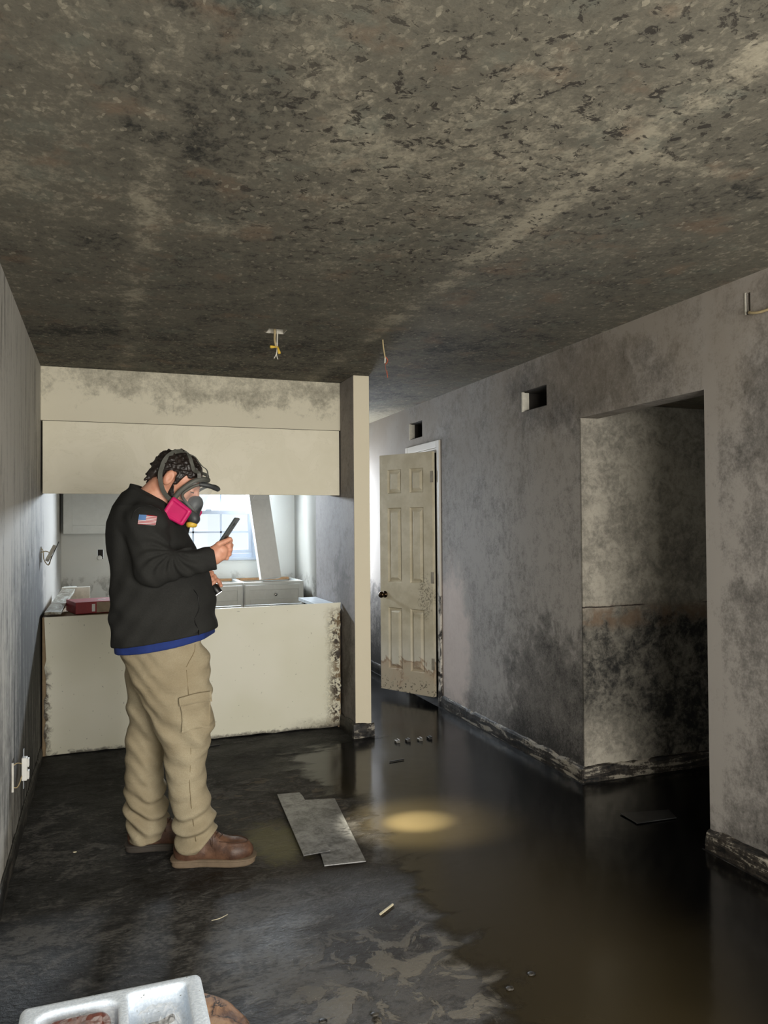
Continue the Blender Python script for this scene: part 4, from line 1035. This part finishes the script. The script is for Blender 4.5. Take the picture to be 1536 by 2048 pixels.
bm = bmesh.new(); tube(bm, [(.842, 3.918, ZC-.085), (.812, 3.91, ZC-.088), (.805, 3.91, ZC-.088)], [.004, .008, .007], 10); o = child(bm_obj('wire_nut', bm, M['yellow']), t)
bm = bmesh.new(); tube(bm, [(.846, 3.918, ZC-.082), (.854, 3.915, ZC-.112), (.856, 3.915, ZC-.12)], [.004, .008, .007], 10); child(bm_obj('wire_nut', bm, M['yellow']), t)
bm = bmesh.new(); tube(bm, spline([(.845, 3.92, ZC-.09), (.840, 3.92, ZC-.12), (.828, 3.92, ZC-.145)], 4), .0025, 6); tube(bm, spline([(.846, 3.92, ZC-.09), (.842, 3.92, ZC-.125), (.848, 3.92, ZC-.148)], 4), .0025, 6); child(bm_obj('bare_wires', bm, M['whitewire']), t)
t = empty('hanging_wire', 'single thin cable with frayed copper end hanging from the ceiling', 'wire', (1.43, 3.93, ZC))
bm = bmesh.new(); tube(bm, spline([(1.43, 3.93, ZC+.01), (1.432, 3.925, ZC-.04), (1.44, 3.92, ZC-.10)], 6), .004, 8); child(bm_obj('cable', bm, M['cable']), t)
bm = bmesh.new(); tube(bm, spline([(1.44, 3.92, ZC-.10), (1.438, 3.92, ZC-.13)], 4), .0045, 8); child(bm_obj('paper_wrap', bm, M['whitewire']), t)
bm = bmesh.new(); tube(bm, spline([(1.441, 3.92, ZC-.095), (1.455, 3.92, ZC-.112), (1.444, 3.92, ZC-.135)], 5), .003, 6); tube(bm, spline([(1.44, 3.92, ZC-.13), (1.445, 3.92, ZC-.17), (1.455, 3.92, ZC-.21), (1.451, 3.92, ZC-.17)], 5), .0011, 6); child(bm_obj('copper_end', bm, M['copper']), t)
t = empty('wall_wire', 'loose cable looping from a slit high on the near right wall', 'wire', (XR, 2.43, 2.28))
bm = bmesh.new(); tube(bm, spline([(XR+.02, 2.435, 2.285), (XR-.012, 2.42, 2.272), (XR-.02, 2.36, 2.258), (XR-.012, 2.28, 2.262), (XR+.02, 2.2, 2.28)], 6), .0055, 8); child(bm_obj('cable', bm, M['cable']), t)
bm = bmesh.new(); box(bm, (XR-.003, 2.445, 2.272), (XR+.004, 2.452, 2.362)); child(bm_obj('slit_edge', bm, M['plaster']), t)
# left wall outlet hanging out
t = empty('wall_outlet', 'broken white double outlet hanging by its wires low on the left wall', 'outlet', (XL, 3.680, .35))
bm = bmesh.new(); box(bm, (XL+.030, 3.730, .31), (XL+.052, 3.765, .41)); box(bm, (XL+.052, 3.732, .315), (XL+.06, 3.763, .352)); box(bm, (XL+.052, 3.732, .368), (XL+.06, 3.763, .405)); child(bm_obj('receptacle', bm, M['white_pl'], bevel=.003), t)
bm = bmesh.new(); box(bm, (XL+.036, 3.735, .275), (XL+.039, 3.760, .445)); child(bm_obj('mounting_strap', bm, plain('zinc_strap', rgb(190, 196, 204), .3, .7)), t)
bm = bmesh.new(); tube(bm, spline([(XL-.03, 3.680, .36), (XL+.01, 3.690, .40), (XL+.032, 3.735, .385)], 6), .0025, 6); tube(bm, spline([(XL-.03, 3.680, .33), (XL+.015, 3.680, .30), (XL+.032, 3.735, .335)], 6), .0025, 6); child(bm_obj('wires', bm, M['cable']), t)
bm = bmesh.new(); box(bm, (XL-.06, 3.643, .293), (XL-.055, 3.737, .417)); box(bm, (XL-.055, 3.643, .293), (XL+.008, 3.648, .417)); child(bm_obj('back_box', bm, M['white_trim']), t)
t = empty('wall_switch', 'torn out switch dangling on wires from the left wall above the peninsula', 'switch', (XL, 5.29, 1.25))
bm = bmesh.new(); oriented_box(bm, (XL+.035, 5.27, 1.215), (XL+.075, 5.33, 1.30), (0, 1, 0), .034, None, .022); child(bm_obj('switch_body', bm, M['plaster'], bevel=.003), t)
bm = bmesh.new(); oriented_box(bm, (XL+.045, 5.265, 1.19), (XL+.098, 5.345, 1.325), (0, 1, 0), .02, None, .004); child(bm_obj('mounting_strap', bm, M['dark_void']), t)
bm = bmesh.new(); tube(bm, spline([(XL-.03, 5.27, 1.27), (XL+.01, 5.24, 1.285), (XL+.02, 5.23, 1.22), (XL+.045, 5.26, 1.185), (XL+.06, 5.29, 1.24)], 6), .003, 6); tube(bm, spline([(XL-.03, 5.3, 1.25), (XL+.02, 5.3, 1.27), (XL+.05, 5.3, 1.26)], 6), .003, 6); child(bm_obj('wires', bm, M['cable']), t)
t = empty('kitchen_outlet', 'open outlet box with white plug on the far kitchen wall', 'outlet', (-.03, YB, 1.16))
bm = bmesh.new(); box(bm, (-.0535, YB+.001, 1.122), (-.0065, YB+.06, 1.208)); child(bm_obj('box_body', bm, M['dark_void']), t)
bm = bmesh.new(); lathe(bm, [(0, .0), (.022, 0), (.024, .012), (.016, .022), (0, .024)], (-.038, YB, 1.132), (0, -1, 0), 10); child(bm_obj('plug', bm, M['white_pl']), t)

# ------------------------------------------------------------------ floor: water, loose planks, litter
def ground(px, py, z=0):
    hy = 1050+(768-px)*.0075; d = F0*(H-z)/(py-hy); return FW*d+RT*((px-768)/F0*d)+Vector((0, 0, z))
pond = [(690, 1478), (560, 1512), (600, 1560), (650, 1585), (690, 1600), (735, 1690), (745, 1730), (790, 1745), (800, 1780), (850, 1830), (900, 1900), (960, 1960), (960, 2060), (980, 2300)]
pw = [ground(*p) for p in pond]
poly = [(p.x, p.y) for p in pw]+[(1.2, -1.2), (2.6, -1.2), (2.6, 2.6), (4.4, 2.6), (4.4, 3.62), (2.6, 3.62), (2.6, 7.8), (1.66, 7.8), (1.66, 4.9)]
gx, gy = np.meshgrid(np.arange(.2, 4.4, .04), np.arange(-1.3, 7.7, .04), indexing='ij')
px_, py_ = np.array(poly).T; ins = np.zeros(gx.shape, bool); dist = np.full(gx.shape, 9.)
for i in range(len(poly)):
    x1, y1 = poly[i]; x2, y2 = poly[(i+1) % len(poly)]
    c_ = ((y1 > gy) != (y2 > gy)); xi = x1+(gy-y1)*(x2-x1)/((y2-y1) or 1e-9); ins ^= c_ & (gx < xi)
    t_ = np.clip(((gx-x1)*(x2-x1)+(gy-y1)*(y2-y1))/((x2-x1)**2+(y2-y1)**2+1e-9), 0, 1)
    dist = np.minimum(dist, np.hypot(gx-x1-(x2-x1)*t_, gy-y1-(y2-y1)*t_))
dep = np.where(ins, dist, -dist); nx_, ny_ = gx.shape; keep = dep > -.25
inroom = (gx < XR-.02) | ((gy < 3.6) & (gy > 2.71) & (gx < 4.28)) | ((gx > 2.61) & (gy > .33) & (gy < 3.6) & (gx < 4.28))
vid = -np.ones(gx.shape, int); verts = []; dv = []
fs = []
def vg(i, j):
    if vid[i, j] < 0: vid[i, j] = len(verts); verts.append((gx[i, j], gy[i, j], .003)); dv.append(float(dep[i, j]))
    return int(vid[i, j])
for i in range(nx_-1):
    for j in range(ny_-1):
        if keep[i, j] and keep[i+1, j+1] and inroom[i, j] and inroom[i+1, j+1]: fs.append((vg(i, j), vg(i+1, j), vg(i+1, j+1), vg(i, j+1)))
m = Mat('muddy_water', .06)
at = m.nt.nodes.new('ShaderNodeAttribute'); at.attribute_name = 'depth'; D = S(m.nt, at.outputs['Fac'])
n = m.noise(5, 5, .6, .6, sc=(1, 1.6, 1)); n2 = m.noise(1.2, 3, .5)
silt = m.blob((1.28, 2.7, 0), (.50, 1.35, None), 1.4, n2, .35); silt2 = m.blob((1.25, 1.6, 0), (.45, .8, None), 1.3, n2, .3)
c = m.mix(silt.mx(silt2), rgb(5, 5, 5), rgb(50, 43, 28)); c = m.mix(m.y.ss(3.6, 4.9)*.7, c, rgb(14, 15, 16))
wv = m.noise(10, 2, .5, sc=(1, 1, 1))
m.b.inputs['IOR'].default_value = 1.38
m.out(c, rough=n2.ss(.3, .7, .10, .22), alpha=(D+(n-.5)*.55).ss(-.05, .12), bump=wv, bd=.06, dist=.01)
pud = mesh_obj('puddle', verts, fs, m.m)
att = pud.data.attributes.new('depth', 'FLOAT', 'POINT'); att.data.foreach_set('value', dv)
tag(pud, 'muddy brown water standing over the right half of the floor', 'puddle', kind='stuff')

def mat_plank():
    m = Mat('grey_vinyl_plank', .28); n = m.noise(14, 6, .7, .5); n2 = m.noise(60, 4, .6); c = m.mix((n*.7+n2*.3).ss(.36, .62), rgb(66, 66, 66), rgb(150, 150, 150))
    c = m.mix(m.noise(5, 4).ss(.35, .6)*.25, c, rgb(52, 52, 54)); return m.out(c, bump=n, bd=.4, dist=.004)
M['plank'] = mat_plank()
M['plank_shaded'] = plain('shaded_plank', rgb(26, 26, 26), .3, var=.4, sc=14)  # grey plank in the dark doorway, its shade put into the colour
def plank(c, label, z0, th=.005, group='loose grey vinyl planks on the floor', sub=True):
    P = [ground(x, y, z0) for x, y in c]; bm = bmesh.new()
    a = [bm.verts.new(p) for p in P]; b = [bm.verts.new(p+Vector((0, 0, th))) for p in P]
    bm.faces.new(a[::-1]); bm.faces.new(b)
    for i in range(len(P)): bm.faces.new((a[i], a[(i+1) % len(P)], b[(i+1) % len(P)], b[i]))
    return tag(bm_obj('vinyl_plank', bm, M['plank'] if 'dark' not in label else M['plank_shaded'], bevel=.0015), label, 'plank', group)
plank([(605, 1598), (666, 1595), (727, 1719), (644, 1728)], 'longer grey vinyl plank at the puddle edge, partly under the other plank', .004)
plank([(551, 1587), (596, 1583), (603, 1591), (657, 1698), (603, 1708)], 'grey vinyl plank with white ragged edge lying on top, nearest the boots', .0105)
plank([(1232, 1624), (1330, 1617), (1345, 1633), (1266, 1644)], 'dark loose floor plank lying in the water below the side doorway', .006)
def stick(a, b, r, mat, name, label, z=.004, cat='stick'):
    A, B = ground(*a, z), ground(*b, z); bm = bmesh.new()
    oriented_box(bm, A, B, (0, 0, 1), r*2, None, r*2); return tag(bm_obj(name, bm, mat, bevel=r*.3), label, cat)
M['splint'] = plain('pale_wood_splinter', rgb(206, 196, 168), .6)
stick((754, 1822), (780, 1802), .0032, M['splint'], 'wood_splinter', 'straight pale splinter on the floor by the edge of the puddle', .0035)
stick((775, 1521), (804, 1516), .003, M['black'], 'dark_strip', 'thin dark strip lying in the water in front of the partition', .008, 'strip')
stick((412, 1491), (438, 1487), .004, M['black'], 'dark_strip', 'short black strip on the floor against the peninsula foot', .004, 'strip')
bm = bmesh.new(); tube(bm, spline([ground(420, 1834, .003), ground(436, 1830, .008), ground(452, 1822, .003)], 6), .0013, 6)
tag(bm_obj('wire_scrap', bm, M['splint']), 'thin curved pale wire scrap on the dark floor below the boots', 'wire')
M['clip'] = plain('dull_metal_clip', rgb(120, 118, 112), .4, .5)
for k, (x, y) in enumerate(((791, 1484), (812, 1482), (836, 1480), (855, 1477))):
    g_ = ground(x, y); bm = bmesh.new(); box(bm, (g_.x-.013, g_.y-.02, .0035), (g_.x+.013, g_.y+.02, .018)); box(bm, (g_.x+.004, g_.y-.021, .0182), (g_.x+.013, g_.y+.021, .024))
    tag(bm_obj('floor_clip', bm, M['board_dark'] if k % 2 else M['clip'], bevel=.002), ('leftmost', 'second from the left', 'third from the left', 'rightmost')[k]+' of four small blocks in the water before the cream door', 'block', 'small blocks in the water')
rng = random.Random(12)
for k, (x, y) in enumerate(((149, 1702), (742, 2022), (1010, 1971), (1053, 1942), (640, 2035))):
    g_ = ground(x, y); bm = bmesh.new(); r_ = .010 if k else .006
    bmesh.ops.create_icosphere(bm, subdivisions=2, radius=r_)
    for v in bm.verts: v.co = Vector((v.co.x*1.4, v.co.y, v.co.z*.45))*rng.uniform(.85, 1.15)+Vector((g_.x, g_.y, .006))
    lab = ('pale crumb on the floor left of the boots', 'dark lump on the floor near the bottom of the photo, centre', 'dark lump in the muddy water, nearer the middle of the room', 'dark lump in the muddy water, further right', 'dark lump at the bottom of the photo right of the stool')[k]
    tag(bm_obj('debris_lump', bm, M['splint'] if k == 0 else M['board_dark'], smooth=True), lab, 'debris')

# ------------------------------------------------------------------ stool with foam tray in the foreground
SC = Vector((.075, 1.525, 0)); SR = .196
st = empty('wooden_stool', 'round worn brown wooden stool under the white foam tray', 'stool', SC)
def mat_stool():
    m = Mat('peeling_brown_wood', .6); n = m.noise(26, 6, .65, .8, sc=(1, .35, 1)); n2 = m.noise(7, 4, .6, 1)
    c = m.mix(n.ss(.35, .6), rgb(92, 62, 42), rgb(168, 128, 96)); c = m.mix((n2-.5).ab().ss(.02, 0), c, rgb(26, 18, 14))
    c = m.mix(n2.ss(.52, .6)*.6, c, rgb(188, 154, 122))
    return m.out(c, bump=n+n2, bd=.6, dist=.008)
ms = mat_stool(); bm = bmesh.new(); NN = 64; lay = []
for r_, z in ((0, .405), (SR*.93, .405), (SR*.99, .412), (SR, .425), (SR*.985, .437), (SR*.95, .441), (SR*.8, .440), (0, .440)):
    lay.append([bm.verts.new((math.cos(a*2*math.pi/NN)*r_*(1+.012*math.sin(a*1.3)), math.sin(a*2*math.pi/NN)*r_, z)) for a in range(NN)])
for A_, B_ in zip(lay, lay[1:]):
    for i in range(NN): bm.faces.new((A_[i], A_[(i+1) % NN], B_[(i+1) % NN], B_[i]))
bmesh.ops.remove_doubles(bm, verts=bm.verts, dist=1e-5); bm_obj('seat', bm, ms, st, smooth=True)
for k in range(4):
    a = math.pi/4+k*math.pi/2; bm = bmesh.new(); tube(bm, [(math.cos(a)*.11, math.sin(a)*.11, .404), (math.cos(a)*.15, math.sin(a)*.15, .002)], [.016, .012], 12); bm_obj('leg', bm, ms, st)
def tray_f(X, Y, Z):
    d = rbox(X, Y, Z, (.0175, 1.44, .475), (.1685, .195, .031), .014)
    d = smax(d, -rbox(X, Y, Z, (-.048, 1.47, .495), (.072, .128, .035), .03), .006)
    r2 = rbox(X, Y, Z, (.098, 1.475, .50), (.055, .130, .035), .012)
    return smax(d, -r2, .006)
mf = Mat('white_foam', .7); nf = mf.noise(180, 3, .6); cf = mf.mix(nf.ss(.4, .6), rgb(206, 218, 232), rgb(224, 234, 246)); cf = mf.mix(mf.noise(60, 3).ss(.68, .72), cf, rgb(120, 120, 116)); mf.out(cf, bump=nf, bd=.3, dist=.003)
tray = sdf_obj('foam_tray', tray_f, (-.17, 1.22, .43), (.205, 1.65, .52), .0035, mf.m)
tag(tray, 'white moulded foam packing tray sitting on the round stool in the foreground', 'tray')
def crumple(name, lo, hi, label, cat, seed, amp=.006):
    rng = random.Random(seed); bm = bmesh.new(); nx, ny = 18, 22; g_ = []
    for j in range(ny+1):
        row = []
        for i in range(nx+1):
            a, b = i/nx, j/ny; hgt = (1-abs(2*a-1)**3)*(1-abs(2*b-1)**3)
            row.append(bm.verts.new((lo[0]+(hi[0]-lo[0])*a, lo[1]+(hi[1]-lo[1])*b, lo[2]+(hi[2]-lo[2])*hgt+rng.uniform(-1, 1)*amp*min(1, hgt*2))))
        g_.append(row)
    for j in range(ny):
        for i in range(nx): bm.faces.new((g_[j][i], g_[j][i+1], g_[j+1][i+1], g_[j+1][i]))
    return tag(bm_obj(name, bm, M['film'], smooth=False), label, cat)
def dome(X, Y, Z): return smax(rbox(X, Y, Z, (-.046, 1.47, .482), (.058, .112, .024), .022), -Z+.462, .003)
mr = Mat('red_brown_grain', .35); nr = mr.noise(90, 4, .6, sc=(1, .1, 1)); mr.out(mr.mix(nr.ss(.3, .7), rgb(92, 46, 40), rgb(146, 92, 82)))
o = sdf_obj('wrapped_brown_part', dome, (-.12, 1.34, .45), (.03, 1.6, .52), .0035, mr.m)
tag(o, 'reddish brown oval part wrapped in film in the left hollow of the foam tray', 'packaged part')
fb = crumple('film', (-.112, 1.352, .497), (.018, 1.592, .512), None, None, 3, .003); fb.parent = o
bag = crumple('plastic_bag', (.048, 1.352, .472), (.148, 1.597, .512), 'clear plastic bag in the right hollow of the foam tray', 'bag', 5, .006)
bm = bmesh.new(); tube(bm, spline([(.066, 1.515, .478), (.080, 1.520, .484), (.098, 1.518, .486), (.112, 1.528, .485), (.122, 1.538, .482)], 6), .007, 10)
tag(bm_obj('rubber_gasket', bm, M['rubber_dark'], smooth=True), 'curved dark grey rubber piece inside the clear bag on the foam tray', 'gasket')
